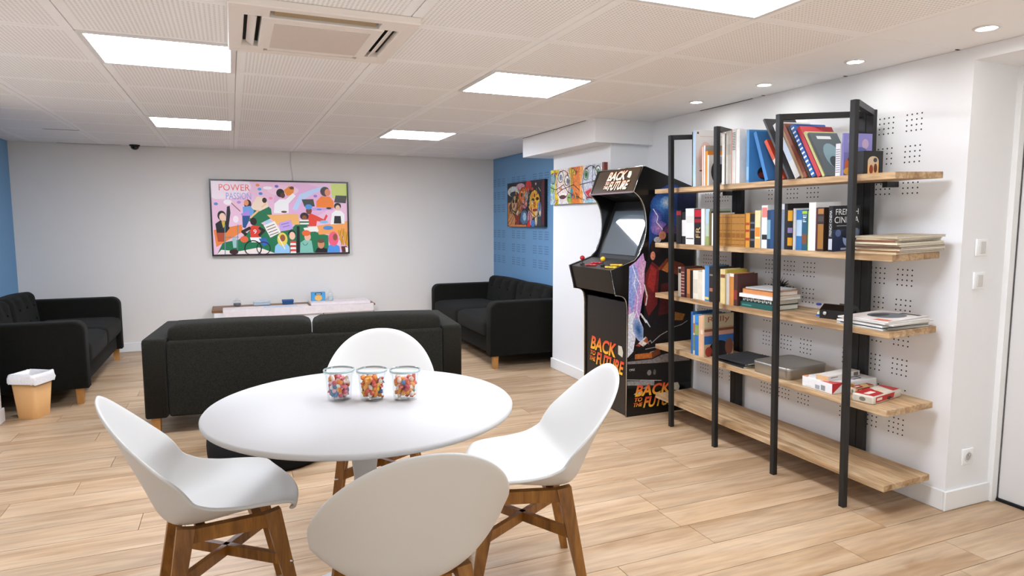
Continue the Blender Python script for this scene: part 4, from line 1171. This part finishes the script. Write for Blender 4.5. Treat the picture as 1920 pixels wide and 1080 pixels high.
# low dark shapes with chrome streaks, orange bar and grey bands
SP('#0d0b0b', 2.49, .40, 2.55, .455, 2.70, .50, 2.80, .60, 3.00, .64, 3.01, .20, 2.475, .20)
for pts in ((2.60, .49, 2.66, .53, 2.67, .51, 2.74, .56, 2.80, .585), (2.62, .47, 2.72, .48), (2.66, .445, 2.75, .46), (2.82, .605, 2.92, .625, 2.97, .65)):
    SL(.005, '#a8a29c', *pts)
SP('#b5662a', 2.535, .405, 2.535, .440, 2.675, .442, 2.675, .402); SP('#6e3a1c', 2.675, .402, 2.675, .442, 2.73, .475, 2.75, .43)
SP('#a0672c', 2.86, .66, 2.86, .72, 2.95, .70, 2.93, .655)
SP('#837a78', 2.475, .375, 2.475, .392, 2.68, .395, 2.76, .42, 3.00, .45, 3.00, .36, 2.70, .365)
SP('#120f0f', 2.475, .255, 2.475, .370, 2.72, .360, 2.72, .245)
V.text('ORE', *pz(2.49, .325), *pz(2.535, .340), '#d8d4d0')
SP('#8c8a88', 2.475, .225, 2.475, .255, 2.70, .240, 2.70, .205); SL(.004, '#c8c4c0', 2.475, .265, 2.76, .235)
SE(2.655, .30, .018, .02, '#7a7672'); SE(2.70, .30, .012, .02, '#5a5652'); SP('#b8b4b0', 2.53, .155, 2.56, .175, 2.60, .170, 2.58, .150); SP('#8e8a86', 2.60, .19, 2.63, .205, 2.66, .20, 2.64, .185)
A2 = Art((2.515, AY0, .045), (.42, 0, 0), (0, 0, .185), (0, -1, 0), base=.0026)
logo(A2, .04, .02, .96, .98, '#d8402c', '#f4c038')
obj('side_art', V.g, M['paint'], arc)
obj('side_logo', A2.g, M['print'], arc)

# ================================================================== BOOKSHELF (leans a little into the room)
SH = Matrix.Translation((2.69, 0, 0)) @ Matrix.Rotation(-.03, 4, 'Y')
S1, S2, S3, S4, S5 = 1.572, 1.211, .868, .510, .157
bs = thing('bookshelf', 'tall bookshelf with black steel frames and five wooden shelves', 'bookshelf', SH @ Vector((0, 2.88, 0)), (0, -.03, 0))
def L_(x, y, z): return (x, y - 2.88, z)
pw = .028
FRONT = (3.51, 3.08, 2.61, 2.17); REAR = (3.345, 3.300, 2.430, 2.385)
for y0, y1 in zip(FRONT, REAR):
    obj('front_post', G().box(-.052 - pw / 2, -.052 + pw / 2, y0 - 2.88 - pw / 2, y0 - 2.88 + pw / 2, .0015, 1.90, bev=.002, seg=1), M['black_metal'], bs, world=False)
    obj('rear_post', G().box(.325 - pw / 2, .325 + pw / 2, y1 - 2.88 - .021, y1 - 2.88 + .021, -.0092, 1.90, bev=.002, seg=1), M['black_metal'], bs, world=False)
    obj('top_bar', G().beam(L_(-.045, y0, 1.886), L_(.325, y1, 1.886), pw, pw), M['black_metal'], bs, world=False)
for zt in (S1, S2, S3, S4, S5):
    o = bpy.data.objects.new('shelf', mesh_from('shelf', G().box(.004, .306, 2.002 - 2.88, 3.760 - 2.88, zt - .028, zt - .004)))
    o.data.materials.append(M['shelf_wood']); COL.objects.link(o); o.parent = bs
    e = [0, .072, .20, .31] if zt in (S1, S3, S5) else [0, .11, .205, .31]
    for k in range(3):
        obj('board', G().box(e[k] + .0004, e[k + 1] - .0004, 2.0 - 2.88, 3.762 - 2.88, zt - .030, zt, bev=.0015, seg=1), M['shelf_wood'], o, world=False)
for y in (2.29, 3.44):
    obj('wall_bracket', G().box(.312, .392, y - 2.88 - .014, y - 2.88 + .014, S1 - .058, S1 - .030).box(.30, .335, y - 2.88 + .014, y - 2.88 + .05, S1 - .036, S1 - .0305), M['black_metal'], bs, world=False)

def put(o, x, y, z, rot=None):
    m = SH @ Matrix.Translation((x, y, z))
    if rot is not None: m = m @ rot
    o.location = m.to_translation(); o.rotation_euler = m.to_euler()
    return o
def shelf_thing(name, label, cat, x, y, z, rot=None, group=None):
    return put(thing(name, label, cat, group=group), x, y, z, rot)

def book(label, y, z, th, h, d, col, bands=(), lean=0.0, x=.008, side=None, art=None, group=None, spine=None, rough=.5):
    """spine at x=0 facing the room, y from -th to 0"""
    rot = Matrix.Rotation(-R(lean), 4, 'X') if lean else None
    t = shelf_thing('book', label, 'book', x + .0015 * (len(label) % 7), y, z + .0004, rot, group)
    b = min(.0025, th * .2)
    g = G().box(0, b, -th, 0, 0, h).box(b, d, -th, -th + b, 0, h).box(b, d, -b, 0, 0, h)
    obj('cover', g, cmat(col, rough), t, world=False)
    obj('pages', G().box(b, d - .004, -th + b, -b, .003, h - .004), M['paper'], t, world=False)
    if bands or spine:
        A = Art((0, 0, 0), (0, -th, 0), (0, 0, h), (-1, 0, 0), base=.0003)
        for (v0, v1, c) in bands: A.rect(.06, v0, .94, v1, c)
        if spine:   # (word, colour, v0, v1): lettering read upwards along the spine
            wd, c, v0, v1 = spine
            B_ = Art((0, -th * .78, h * v0), (0, 0, h * (v1 - v0)), (0, th * .56, 0), (-1, 0, 0), base=.0006)
            B_.text(wd, 0, 0, 1, 1, c)
            obj('spine_lettering', B_.g, M['print'], t, world=False)
        if bands: obj('spine_print', A.g, M['print'], t, world=False)
    if side or art:
        A = Art((0, -th, 0), (d, 0, 0), (0, 0, h), (0, -1, 0), base=.0003)
        if side: A.rect(0, 0, 1, 1, side)
        if art: art(A)
        obj('cover_print', A.g, M['print'], t, world=False)
    return t
def bookrow(y, z, rows, group):
    for r_ in rows:
        kw = r_[6] if len(r_) > 6 else {}
        if 'y' in kw:
            kw = dict(kw); y = kw.pop('y')
        book(r_[0], y, z, r_[1], r_[2], r_[3], r_[4], bands=r_[5] if len(r_) > 5 else (), group=group, **kw)
        y -= r_[1] + .0006
    return y

# ---- top shelf
def a_white(A): A.rect(.04, .93, .09, .97, '#4a4a50').rect(.13, .88, .95, .895, '#e0c8c4').ell(.3, .5, .22, .3, '#f0d0c8').ell(.34, .28, .24, .02, '#8a4a2a')
def a_orange(A): A.rect(.08, .80, .95, .88, '#f6c04a')
def a_photo(A): A.ell(.45, .45, .35, .4, '#2a2a2c').rect(.5, .7, .95, .95, '#a8b0c8')
def a_bluefig(A): A.ell(.55, .18, .26, .13, '#1a1418').ell(.6, .24, .08, .16, '#2a2024').ell(.45, .14, .14, .05, '#8a2a2a').ring(.5, .85, .08, .02, '#d8e8f4')
bookrow(3.389, S1, [
    ('tall black-green book at the left end of the top shelf', .018, .335, .24, '#2b332d', [(.1, .4, '#48604c')]),
    ('tall light blue book with a white cover on the top shelf', .026, .342, .25, '#b7cfe6', (), dict(side='#eceae8', art=a_white)),
    ('thin pinkish beige book in front of the tall white cover', .014, .235, .20, '#e6c2b2', (), dict(y=3.285)),
    ('thin white book with grey cover beside the orange magazine', .012, .24, .20, '#ece8e2', (), dict(side='#b5aea4')),
    ('bright orange magazine on the top shelf', .020, .205, .19, '#ef9126', (), dict(side='#ef9126', art=a_orange)),
    ('small white booklet with a dark photo beside the orange magazine', .014, .18, .16, '#e2e0de', (), dict(side='#dcdad8', art=a_photo)),
], 'books on the top shelf')
bookrow(3.112, S1, [
    ('cream magazine right behind the second front post on the top shelf', .022, .300, .22, '#e8e2d6'),
    ('thin black magazine between cream ones on the top shelf', .006, .290, .22, '#2c2a28'),
    ('thick cream binder of magazines on the top shelf', .046, .302, .22, '#ebe6da', [(.55, .75, '#d8d0c0')]),
    ('thin red-edged magazine on the top shelf', .009, .306, .22, '#d66a58'),
    ('grey white magazine with black text lines on the top shelf', .030, .306, .22, '#d9d5cc', [(.62 + .03 * k, .632 + .03 * k, '#3a3836') for k in range(11)]),
    ('white magazine beside the blue books on the top shelf', .028, .300, .22, '#eeebe5'),
    ('upright blue book with a dark figure on its cover', .020, .288, .21, '#6ba3d6', [(.05, .3, '#8cbce4')], dict(side='#4f94d0', art=a_bluefig, y=2.908)),
], 'books on the top shelf')
for lb, y, th, h, d, c, ln, bd in (
    ('plain blue book leaning left beside the upright blue one', 2.765, .022, .280, .21, '#3f86c8', 19, ()),
    ('orange red book leaning left on the top shelf', 2.655, .020, .245, .19, '#d8502c', 31, [(.3, .5, '#f0e0d0')]),
    ('tall dark grey leaning book sticking up highest on the top shelf', 2.610, .012, .372, .22, '#4c4c50', 29, ()),
    ('thick white leaning book on the top shelf', 2.566, .032, .330, .23, '#e4e2de', 29, [(.3, .7, '#c4cede')]),
    ('tan leaning book right of the thick white one', 2.520, .014, .325, .22, '#a8825c', 29, ()),
    ('reddish brown leaning book on the top shelf', 2.500, .018, .318, .22, '#8c4a34', 29, [(.1, .6, '#6e3626')]),
    ('thin black-brown leaning book on the top shelf', 2.475, .012, .305, .22, '#30211c', 29, ()),
    ('blue leaning book with white specks along its spine', 2.455, .022, .306, .22, '#2f66ae', 29, [(.04 + .08 * k, .07 + .08 * k, '#e6ecf2') for k in range(12)]),
    ('red leaning book on the top shelf', 2.425, .022, .288, .22, '#c43c44', 29, ()),
    ('thin green-cream leaning book on the top shelf', 2.394, .013, .258, .20, '#c2c084', 29, ()),
):
    book(lb, y, S1, th, h, d, c, bands=bd, lean=ln, group='books on the top shelf')
def a_grey(A): A.ell(.5, .45, .3, .3, '#7f9aa0').rect(.2, .85, .7, .92, '#d8d8d8').ell(.5, .3, .2, .15, '#3a4448')
book('grey photo book at the right of the leaning row', 2.374, S1, .010, .25, .19, '#3f4446', lean=29, side='#5a6264', art=a_grey, group='books on the top shelf')
def a_purple(A):
    A.rect(0, .55, 1, 1, '#8d88c8').ell(.3, .82, .16, .1, '#a8a4dc').ell(.75, .75, .12, .12, '#c4a8c8').ell(.5, .6, .3, .08, '#5f66a8').ell(.3, .25, .26, .2, '#d86a30').ell(.25, .1, .25, .1, '#f0b040').ell(.28, .38, .14, .08, '#2a1a18').rect(.3, .46, .8, .52, '#e8e8f4')
book('white dotted spine standing upright near the right end of the top shelf', 2.318, S1, .026, .150, .17, '#e4e0e2', bands=[(.1 + .07 * k, .13 + .07 * k, '#8a8490') for k in range(11)], group='books on the top shelf')
book('purple comic book with cover facing the room on the top shelf', 2.288, S1, .010, .196, .185, '#7d78b8', side='#7a75b4', art=a_purple, group='books on the top shelf')
def a_arch(A):
    A.rect(.22, 0, .78, .55, '#e2b070').ell(.5, .55, .28, .22, '#c8b090').ell(.4, .2, .1, .2, '#8c3a20').ell(.62, .25, .09, .2, '#5a2a18').ell(.6, .6, .1, .1, '#3a3a38')
book('small black case with an arched picture at the right end of the top shelf', 2.196, S1, .030, .104, .125, '#191817', side='#191817', art=a_arch, x=.004, group='books on the top shelf')

# ---- second shelf
def a_red(A): A.ell(.3, .85, .25, .12, '#c01e30').ell(.5, .5, .2, .3, '#3a2420')
gold = [(.06, .075, '#6b431a'), (.2, .215, '#6b431a'), (.5, .515, '#6b431a'), (.7, .715, '#6b431a'), (.9, .915, '#6b431a'), (.28, .42, '#8a5a22')]
bookrow(3.545, S2, [
    ('black book with red mark at the left end of the second shelf', .052, .215, .17, '#16110f', [(.86, .98, '#a8202e')], dict(side='#16110f', art=a_red)),
    ('black book with a white label strip on the second shelf', .046, .205, .17, '#141212', [(.25, .75, '#d8d4ce')]),
    ('thick white book left of the red and black one on the second shelf', .082, .226, .17, '#e4e2dc', [(.15, .18, '#55504a'), (.6, .8, '#cfcbc3')]),
    ('black book with red curve and beige letters FR', .074, .222, .17, '#1a1010', [(.78, .98, '#b01e30'), (.62, .72, '#8c1826')], dict(spine=('FR', '#c8a878', .2, .5))),
    ('white book with a faded spine on the second shelf', .030, .222, .16, '#e8e6de'),
    ('pale green-blue book on the second shelf', .038, .220, .16, '#b2c0b0', [(.6, 1, '#a9c2d4'), (0, .25, '#8e9a58')]),
    ('olive brown book on the second shelf', .018, .205, .15, '#6b5f33'),
    ('cream book left of the second front post on the second shelf', .028, .195, .15, '#ebe3d3'),
], 'books on the second shelf')
names = ['first', 'second', 'third', 'fourth', 'fifth', 'sixth']
rows = [('%s of six gilded leather volumes counted from the left' % names[k], .036, .186, .13, '#a8742e', gold) for k in range(6)]
rows[0] = rows[0] + (dict(y=3.134),)
y = bookrow(3.134, S2, rows, 'gilded leather volumes')
bookrow(y, S2, [
    ('gold book with red bands right of the leather volumes', .032, .192, .14, '#cf9236', [(.2, .28, '#a83a20'), (.45, .52, '#a83a20'), (.65, .72, '#a83a20')]),
    ('black book with grey flower marks right of the leather volumes', .036, .188, .14, '#17171b', [(.5, .56, '#5a6070'), (.7, .76, '#5a6070'), (.2, .26, '#5a6070')]),
    ('cream and orange book on the second shelf', .040, .205, .14, '#ecd6a2', [(.3, .55, '#e08a34'), (0, .25, '#d8a860')]),
    ('thin grey book on the second shelf', .014, .170, .14, '#8d8c88'),
    ('tall white book with red letters on the second shelf', .042, .232, .16, '#e9e7e3', [(.72, .95, '#d88078'), (.2, .32, '#2a2a2a')]),
    ('navy book with white letters left of the third front post', .026, .206, .15, '#1c3a5c', [(.25, .75, '#7fa8b8')]),
    ('dark blue book behind the third front post', .030, .208, .15, '#1f4a78'),
    ('black book just right of the third front post', .020, .215, .15, '#1a1718'),
    ('narrow white paperback right of the third front post', .016, .165, .13, '#e2dcd6', [(.3, .8, '#b8a8a4')]),
    ('grey blue book with a pale top on the second shelf', .028, .236, .16, '#8c98ae', [(.88, 1, '#d8d8dc')]),
    ('black book beside the yellow and black one', .020, .238, .16, '#1a1614'),
    ('black book with yellow blocks on its spine', .036, .206, .15, '#1b1a1c', [(.72, .98, '#e2a52c'), (.1, .3, '#e0a028'), (.42, .55, '#8a7aa8')]),
    ('thin white book left of the bright blue one', .012, .212, .15, '#e6e2dc'),
    ('bright blue book with white letters on the second shelf', .040, .204, .15, '#3b7bb9', [(.35, .75, '#bcd4ea')]),
    ('teal book with letters FE on the second shelf', .035, .204, .15, '#1e5570', [(.15, .4, '#7a4a34'), (.9, .97, '#9ec43c')], dict(spine=('FE', '#d8e4e8', .7, .88))),
    ('very thin green book on the second shelf', .006, .198, .15, '#a4c63a'),
    ('tall thick white book left of the dark red one', .042, .240, .17, '#eae7e2'),
    ('dark red book on the second shelf', .016, .213, .16, '#4b1b21'),
    ('dark brown book with a golden figure on its spine', .038, .214, .16, '#33221a', [(.05, .62, '#9a6a30'), (.68, .8, '#4a4440'), (.85, .97, '#a8743c')]),
], 'books on the second shelf')
def a_cinema(A):
    A.text('FRENCH', .10, .80, .92, .93, '#e4e4e2').text('CINEMA', .06, .62, .94, .76, '#e4e4e2').rect(.14, .55, .7, .57, '#8a8a8c')
    A.rect(0, .0, 1, .48, '#26324e').ell(.55, .28, .18, .18, '#93a4c8').ell(.5, .38, .2, .1, '#161c2c').ell(.2, .40, .10, .08, '#5a6a90').ell(.86, .4, .1, .1, '#6a7488').rect(.3, .03, .7, .07, '#aab2c8')
book('black book with cover lettered FRENCH CINEMA facing the room', 2.352, S2, .024, .220, .185, '#101013', bands=[(.04, .28, '#b8bcc6')], side='#101013', art=a_cinema, spine=('FRENCH CINEMA', '#d8d8d6', .34, .9), group='books on the second shelf')

def flat_pile(name, cat, labels, x0, x1, y0, y1, z, ths, cols, seed, group, jit=.012, rotj=4, print_top=None):
    rnd = random.Random(seed)
    for k, lb in enumerate(labels):
        th = ths[k % len(ths)]
        cx_, cy_ = (x0 + x1) / 2 + rnd.uniform(-jit, jit), (y0 + y1) / 2 + rnd.uniform(-jit, jit)
        hx, hy = (x1 - x0) / 2 - rnd.uniform(0, jit), (y1 - y0) / 2 - rnd.uniform(0, jit)
        t = shelf_thing(name, lb, cat, cx_, cy_, z + .0004, Matrix.Rotation(R(rnd.uniform(-rotj, rotj)), 4, 'Z'), group)
        c = cols[k % len(cols)]
        obj('cover_sheet', G().box(-hx, hx, -hy, hy, th - .0012, th).box(-hx, hx, -hy, hy, 0, .0010).box(-hx, -hx + .001, -hy, hy, .001, th - .0012), cmat(c, .6), t, world=False)
        obj('inner_pages', G().box(-hx + .001, hx - .002, -hy + .002, hy - .002, .001, th - .0012), M['paper'], t, world=False)
        if print_top and k == len(labels) - 1:
            A = Art((-hx, -hy, th), (0, 2 * hy, 0), (2 * hx, 0, 0), (0, 0, 1), base=.0003); print_top(A)
            obj('cover_print', A.g, M['print'], t, world=False)
        z += th + .0006
    return z
ordn = ['lowest', 'second lowest', 'third lowest', 'fourth lowest', 'middle', 'fourth highest', 'third highest', 'second highest', 'topmost']
flat_pile('newspaper', 'newspaper', ['%s old folded newspaper in the pile on the second shelf' % o_ for o_ in ordn], .005, .315, 1.985, 2.215, S2, [.009, .007, .010, .006, .009, .008], ['#c9b48c', '#8a5a34', '#d6c6a4', '#5e3a2c', '#cdbb96', '#dccfb2', '#7a4a30', '#c4b08a', '#b5a68c'], 5, 'old newspapers', jit=.010, rotj=3)

# ---- third shelf
bookrow(3.522, S3, [
    ('cream spined book at the left end of the third shelf', .033, .192, .14, '#e0d6c2', [(.8, .95, '#3a3028')]),
    ('dark red patterned book on the third shelf', .038, .196, .14, '#5c2822', [(.1 + .1 * k, .14 + .1 * k, '#b88a7a') for k in range(8)]),
    ('black book beside the dark red patterned one', .020, .190, .14, '#191514'),
    ('orange brown book on the third shelf', .032, .186, .14, '#b5733c', [(.0, .15, '#8a4e28')]),
    ('narrow black book on the third shelf', .019, .178, .14, '#1b1716'),
    ('wide cream book on the third shelf', .050, .180, .14, '#e5decd', [(.2, .7, '#d2c9b4')]),
    ('second wide cream book beside the pale one on the third shelf', .048, .176, .14, '#dcd2bd'),
    ('white book left of the blue one on the third shelf', .024, .192, .14, '#e9e6df'),
    ('blue book on the third shelf', .040, .218, .15, '#477eb3', [(.05, .12, '#d8c860')]),
    ('dark brown book left of the second front post on the third shelf', .040, .212, .15, '#2c231f', [(.3, .4, '#a86a4a'), (.75, .8, '#8a7a6a')]),
    ('pale yellow book right of the second front post', .045, .206, .15, '#e0c78d', [(.75, .85, '#7a4a2a')], dict(y=3.122)),
    ('thin yellow green book on the third shelf', .014, .202, .15, '#b8a83e'),
    ('thin white book beside the orange one on the third shelf', .020, .184, .15, '#ece8df'),
    ('orange book with white edges on the third shelf', .038, .186, .15, '#d18a43', [(.9, 1, '#ece4d8')]),
    ('dark maroon book next to the black spiky tuft', .030, .184, .15, '#4b2a25', [(.2, .5, '#8a3a30')]),
], 'books on the third shelf')
t = shelf_thing('spiky_ornament', 'black spiky tuft ornament behind the stack of lying books', 'ornament', .262, 2.912, S3)
obj('pot', G().lathe([(.030, 0), (.036, .01), (.040, .07), (.034, .085)], 16), M['black_matte'], t, world=False)
rnd = random.Random(9)
g = G()
for k in range(70):
    a_ = rnd.random() * 2 * PI; el = rnd.uniform(-.1, 1.4); ln = rnd.uniform(.05, .085)
    d_ = Vector((math.cos(a_) * math.cos(el), math.sin(a_) * math.cos(el), math.sin(el)))
    g.tube([Vector((0, 0, .095)), Vector((0, 0, .095)) + d_ * ln], .0045, 4, r1=.0008)
g.sphere((0, 0, .10), .032, 10, 6)
obj('tuft', g, M['black_matte'], t, world=False)['kind'] = 'stuff'
def lying(label, x0, x1, y0, y1, z, th, col, page=True, bands=(), rot=0, group='books lying on the third shelf', word=None):
    t = shelf_thing('book', label, 'book', (x0 + x1) / 2, (y0 + y1) / 2, z + .0004, Matrix.Rotation(R(rot), 4, 'Z'), group)
    hx, hy = (x1 - x0) / 2, (y1 - y0) / 2; b = .0025
    obj('cover', G().box(-hx, hx, -hy, hy, 0, b).box(-hx, hx, -hy, hy, th - b, th).box(-hx, -hx + b, -hy, hy, b, th - b), cmat(col, .5), t, world=False)
    obj('pages', G().box(-hx + b, hx - .004, -hy + .004, hy - .004, b, th - b), M['paper'], t, world=False)
    if bands or word:
        A = Art((-hx, hy, 0), (0, -2 * hy, 0), (0, 0, th), (-1, 0, 0), base=.0003)
        for (u0, v0, u1, v1, c) in bands: A.rect(u0, v0, u1, v1, c)
        if word: A.text(word[0], *word[1:])
        obj('spine_print', A.g, M['print'], t, world=False)
    return t
z = S3
lying('thick dark teal book at the bottom of the lying stack', .03, .215, 2.715, 2.965, z, .030, '#1c5550', bands=[(.05, .3, .35, .55, '#4a8a80')]); z += .031
lying('black green book with white marks in the lying stack', .035, .212, 2.715, 2.960, z, .026, '#20302e', bands=[(.05 + .06 * k, .2 + .2 * (k % 2), .09 + .06 * k, .7 + .1 * (k % 3), '#c8ccc6') for k in range(15)]); z += .027
lying('white book in the middle of the lying stack', .022, .218, 2.70, 2.966, z, .020, '#e6e5e2', rot=1); z += .021
lying('orange book near the top of the lying stack', .035, .212, 2.715, 2.955, z, .026, '#d08a52', bands=[(0, .9, 1, 1, '#2a2a2a')], rot=-1.5); z += .027
lying('thin grey catalogue on top of the lying stack', .045, .205, 2.72, 2.94, z, .008, '#b9b9b6', rot=1)
t = shelf_thing('sand_timer', 'small sand timer with blue ends on the third shelf', 'sand timer', .11, 2.484, S3)
obj('timer_base', G().lathe([(.013, 0), (.013, .008), (.011, .010)], 14), cmat('#2a5fa8', .4), t, world=False)
obj('timer_glass', G().lathe([(.008, .010), (.009, .02), (.003, .033), (.009, .046), (.008, .056)], 12), M['glass'], t, world=False)
obj('sand', G().lathe([(.007, .0105), (.0075, .018), (.001, .024)], 10), cmat('#e6e0c4'), t, world=False)
obj('timer_cap', G().lathe([(.011, .056), (.013, .058), (.013, .067)], 14), cmat('#3c4ca0', .4), t, world=False)
t = shelf_thing('vintage_camera', 'black vintage camera lying between sand timer and magazines', 'camera', .13, 2.375, S3, Matrix.Rotation(R(12), 4, 'Z'))
obj('camera_body', G().prism([(-.05, 0), (.05, 0), (.05, .045), (.01, .070), (-.03, .066), (-.05, .040)], -.075, .075, 'x', m=Matrix.Rotation(R(90), 4, 'Z')), M['black_gloss'], t, world=False)
obj('lens_ring', G().lathe([(.010, 0), (.010, .008), (.007, .010)], 14, m=Matrix.Translation((-.0, 0, 0)) @ Matrix.Translation((-.050, .045, .028)) @ Matrix.Rotation(R(-90), 4, 'Y')), M['chrome'], t, world=False)
obj('top_dials', G().lathe([(.010, .045), (.010, .058)], 12, c=(.02, -.055, 0)).lathe([(.008, .045), (.008, .056)], 12, c=(.03, .05, 0)), M['chrome'], t, world=False)
obj('strap', G().tube([(.02, -.074, .04), (.0, -.10, .02), (-.02, -.085, .006), (.03, -.06, .066), (.04, .02, .066)], .004, 6), M['black_matte'], t, world=False)
def a_mag(A): A.ell(.5, .55, .34, .3, '#6c6e70').rect(.1, .85, .5, .95, '#3a3a3c').rect(.05, .02, .35, .16, '#d87a5a').ell(.6, .5, .12, .2, '#2e3032')
flat_pile('magazine', 'magazine', ['%s magazine in the pile at the right end of the third shelf' % o_ for o_ in ('lowest', 'second lowest', 'third', 'fourth', 'second highest', 'topmost')], .005, .305, 2.02, 2.285, S3, [.007, .005, .008, .006], ['#cfd8dc', '#3a3c36', '#e4e0da', '#e8e2dc', '#d8d6d2', '#e6dcd4'], 12, 'magazines on the third shelf', jit=.014, rotj=4, print_top=a_mag)

# ---- fourth shelf
def a_rally(A):
    A.rect(0, .70, 1, 1, '#cdbf9e').text('Rally', .12, .78, .86, .95, '#9a5038').rect(0, .60, 1, .66, '#8a4a3a').rect(0, .50, 1, .58, '#d8a08a').rect(0, .30, 1, .50, '#2c68ac').ell(.5, .15, .35, .22, '#15151c').ell(.85, .2, .14, .2, '#7a4a3a').ell(.15, .12, .12, .12, '#a03a30')
bookrow(3.392, S4, [
    ('dark blue comic album at the left of the fourth shelf', .018, .272, .21, '#2a66a4'),
    ('cream and brown comic album on the fourth shelf', .024, .252, .21, '#c9bd9e', [(.1, .5, '#6a7a58'), (.55, .8, '#a86a4a')]),
    ('blue comic album with green top on the fourth shelf', .036, .262, .21, '#2d70b6', [(.5, .75, '#8a9a54'), (.8, .98, '#3a86cc')]),
    ('beige comic album on the fourth shelf', .016, .258, .21, '#cdb98f'),
    ('peach comic album on the fourth shelf', .024, .262, .21, '#e6ae8e', [(.55, .65, '#f0d0c0')]),
    ('comic album with beige cover titled Rally facing the room', .014, .266, .23, '#c2a884', (), dict(side='#c2a884', art=a_rally)),
], 'comic albums on the fourth shelf')
flat_pile('magazine', 'magazine', ['lowest black magazine lying beside the metal tin', 'speckled black magazine in the middle beside the metal tin', 'top black magazine lying beside the metal tin'], .02, .29, 2.90, 3.16, S4, [.010, .012, .008], ['#1c1b1c', '#26262a', '#2b2c2e'], 21, 'black magazines on the fourth shelf', jit=.012, rotj=5)
t = shelf_thing('metal_tin', 'large flat silver metal tin with lid on the fourth shelf', 'tin', .163, 2.722, S4)
tin = mat('brushed_tin', '#a9a59c', .35, metal=.85)
def rrect(hx, hy, r, z, n=5):
    pts = []
    for (sx, sy, a0) in ((1, 1, 0), (-1, 1, 90), (-1, -1, 180), (1, -1, 270)):
        for i in range(n + 1):
            a_ = R(a0 + 90 * i / n); pts.append((sx * (hx - r) + r * math.cos(a_), sy * (hy - r) + r * math.sin(a_), z))
    return pts
obj('tin_body', loft([rrect(.140, .130, .03, 0), rrect(.142, .132, .03, .003), rrect(.142, .132, .03, .052)]), tin, t, world=False)
obj('tin_lid', loft([rrect(.145, .135, .032, .050), rrect(.145, .135, .032, .062), rrect(.141, .131, .03, .066), rrect(.128, .118, .028, .066), rrect(.124, .114, .026, .064)]), tin, t, world=False)
def a_box(A): A.rect(.45, .1, .60, .5, '#9aa0a8').rect(.64, .12, .78, .62, '#8c8c90').rect(.12, .1, .3, .16, '#b8bcc4')
t = shelf_thing('cardboard_box', 'white printed cardboard box right of the metal tin', 'box', .16, 2.392, S4, Matrix.Rotation(R(-3), 4, 'Z'))
obj('carton', G().box(-.145, .145, -.098, .098, 0, .052, bev=.002, seg=1), cmat('#e8e7e6', .5), t, world=False)
A = Art((-.145, .098, 0), (0, -.196, 0), (0, 0, .052), (-1, 0, 0), base=.0004); a_box(A)
B_ = Art((-.145, -.098, 0), (.29, 0, 0), (0, 0, .052), (0, -1, 0), base=.0004)
B_.poly([(0, 0), (.25, 1), (0, 1)], '#b8262c').rect(.25, .2, .5, .8, '#e0c8b8').ell(.4, .5, .08, .3, '#c89038')
C_ = Art((-.145, .098, .052), (0, -.196, 0), (.29, 0, 0), (0, 0, 1), base=.0004)
C_.poly([(0, 0), (.2, 0), (.06, .12), (0, .1)], '#d89060').poly([(.6, 0), (1, 0), (1, .25)], '#c85048').text('Ma', .45, .45, .9, .8, '#28262a', skew=.1)
for nm_, W_ in (('front_print', A), ('end_print', B_), ('top_print', C_)):
    obj(nm_, W_.g, M['print'], t, world=False)
t = shelf_thing('cardboard_box', 'long narrow white and wood coloured box lying on the printed box', 'box', .145, 2.385, S4 + .0528, Matrix.Rotation(R(4), 4, 'Z'))
obj('carton', G().box(-.12, .12, -.035, .035, 0, .026, bev=.0015, seg=1), cmat('#e0d9cf', .5), t, world=False)
A = Art((-.12, .035, 0), (0, -.07, 0), (0, 0, .026), (-1, 0, 0), base=.0004); A.rect(0, 0, 1, 1, '#d4ae82')
B_ = Art((-.12, -.035, 0), (.24, 0, 0), (0, 0, .026), (0, -1, 0), base=.0004); B_.rect(.8, .15, .95, .85, '#6a6460').rect(.08, .5, .3, .7, '#8a8480')
for nm_, W_ in (('front_print', A), ('end_print', B_)):
    obj(nm_, W_.g, M['print'], t, world=False)
def pack(label, x, y, z, hx, hy, h, rot, seed, colr):
    t = shelf_thing('biscuit_pack', label, 'pack', x, y, z, Matrix.Rotation(R(rot), 4, 'Z'), 'biscuit packs on the fourth shelf')
    g = G().box(-hx, hx, -hy, hy, 0, h, bev=.008, seg=2)
    obj('wrapper', g, colr[0] if not isinstance(colr[0], str) else cmat(colr[0], .35), t, world=False)
    A = Art((-hx, -hy, h), (2 * hx, 0, 0), (0, 2 * hy, 0), (0, 0, 1), base=.0004)
    rnd = random.Random(seed)
    A.poly([(.04, .05), (.4, .05), (.55, .95), (.04, .95)], colr[1]).poly([(.72, .05), (.96, .05), (.96, .95), (.86, .95)], colr[1]).ell(.6, .5, .14, .25, colr[2])
    A.rect(.1, .35, .35, .6, '#e8dccc')
    B_ = Art((-hx, -hy, 0), (2 * hx, 0, 0), (0, 0, h), (0, -1, 0), base=.0004)
    B_.poly([(.08, .2), (.7, .2), (.74, .85), (.08, .85)], colr[1]).ell(.55, .35, .08, .2, '#3a2420').rect(.12, .4, .3, .7, '#e8dccc')
    C_ = Art((-hx, hy, 0), (0, -2 * hy, 0), (0, 0, h), (-1, 0, 0), base=.0004)
    C_.rect(.1, .25, .9, .8, '#c9c0ae').ell(.5, .5, .15, .25, '#7a7468')
    for nm_, W_ in (('top_print', A), ('end_print', B_), ('front_print', C_)):
        obj(nm_, W_.g, M['print'], t, world=False)
pack('red and cream biscuit pack nearest the end of the fourth shelf', .135, 2.155, S4, .122, .052, .040, 9, 1, ('#d9cfbd', '#b82a2c', '#d8c8a8'))
pack('small yellow and red biscuit pack behind the nearest pack', .165, 2.262, S4, .07, .020, .034, 4, 2, ('#c9b27c', '#a8302a', '#d8a03c'))
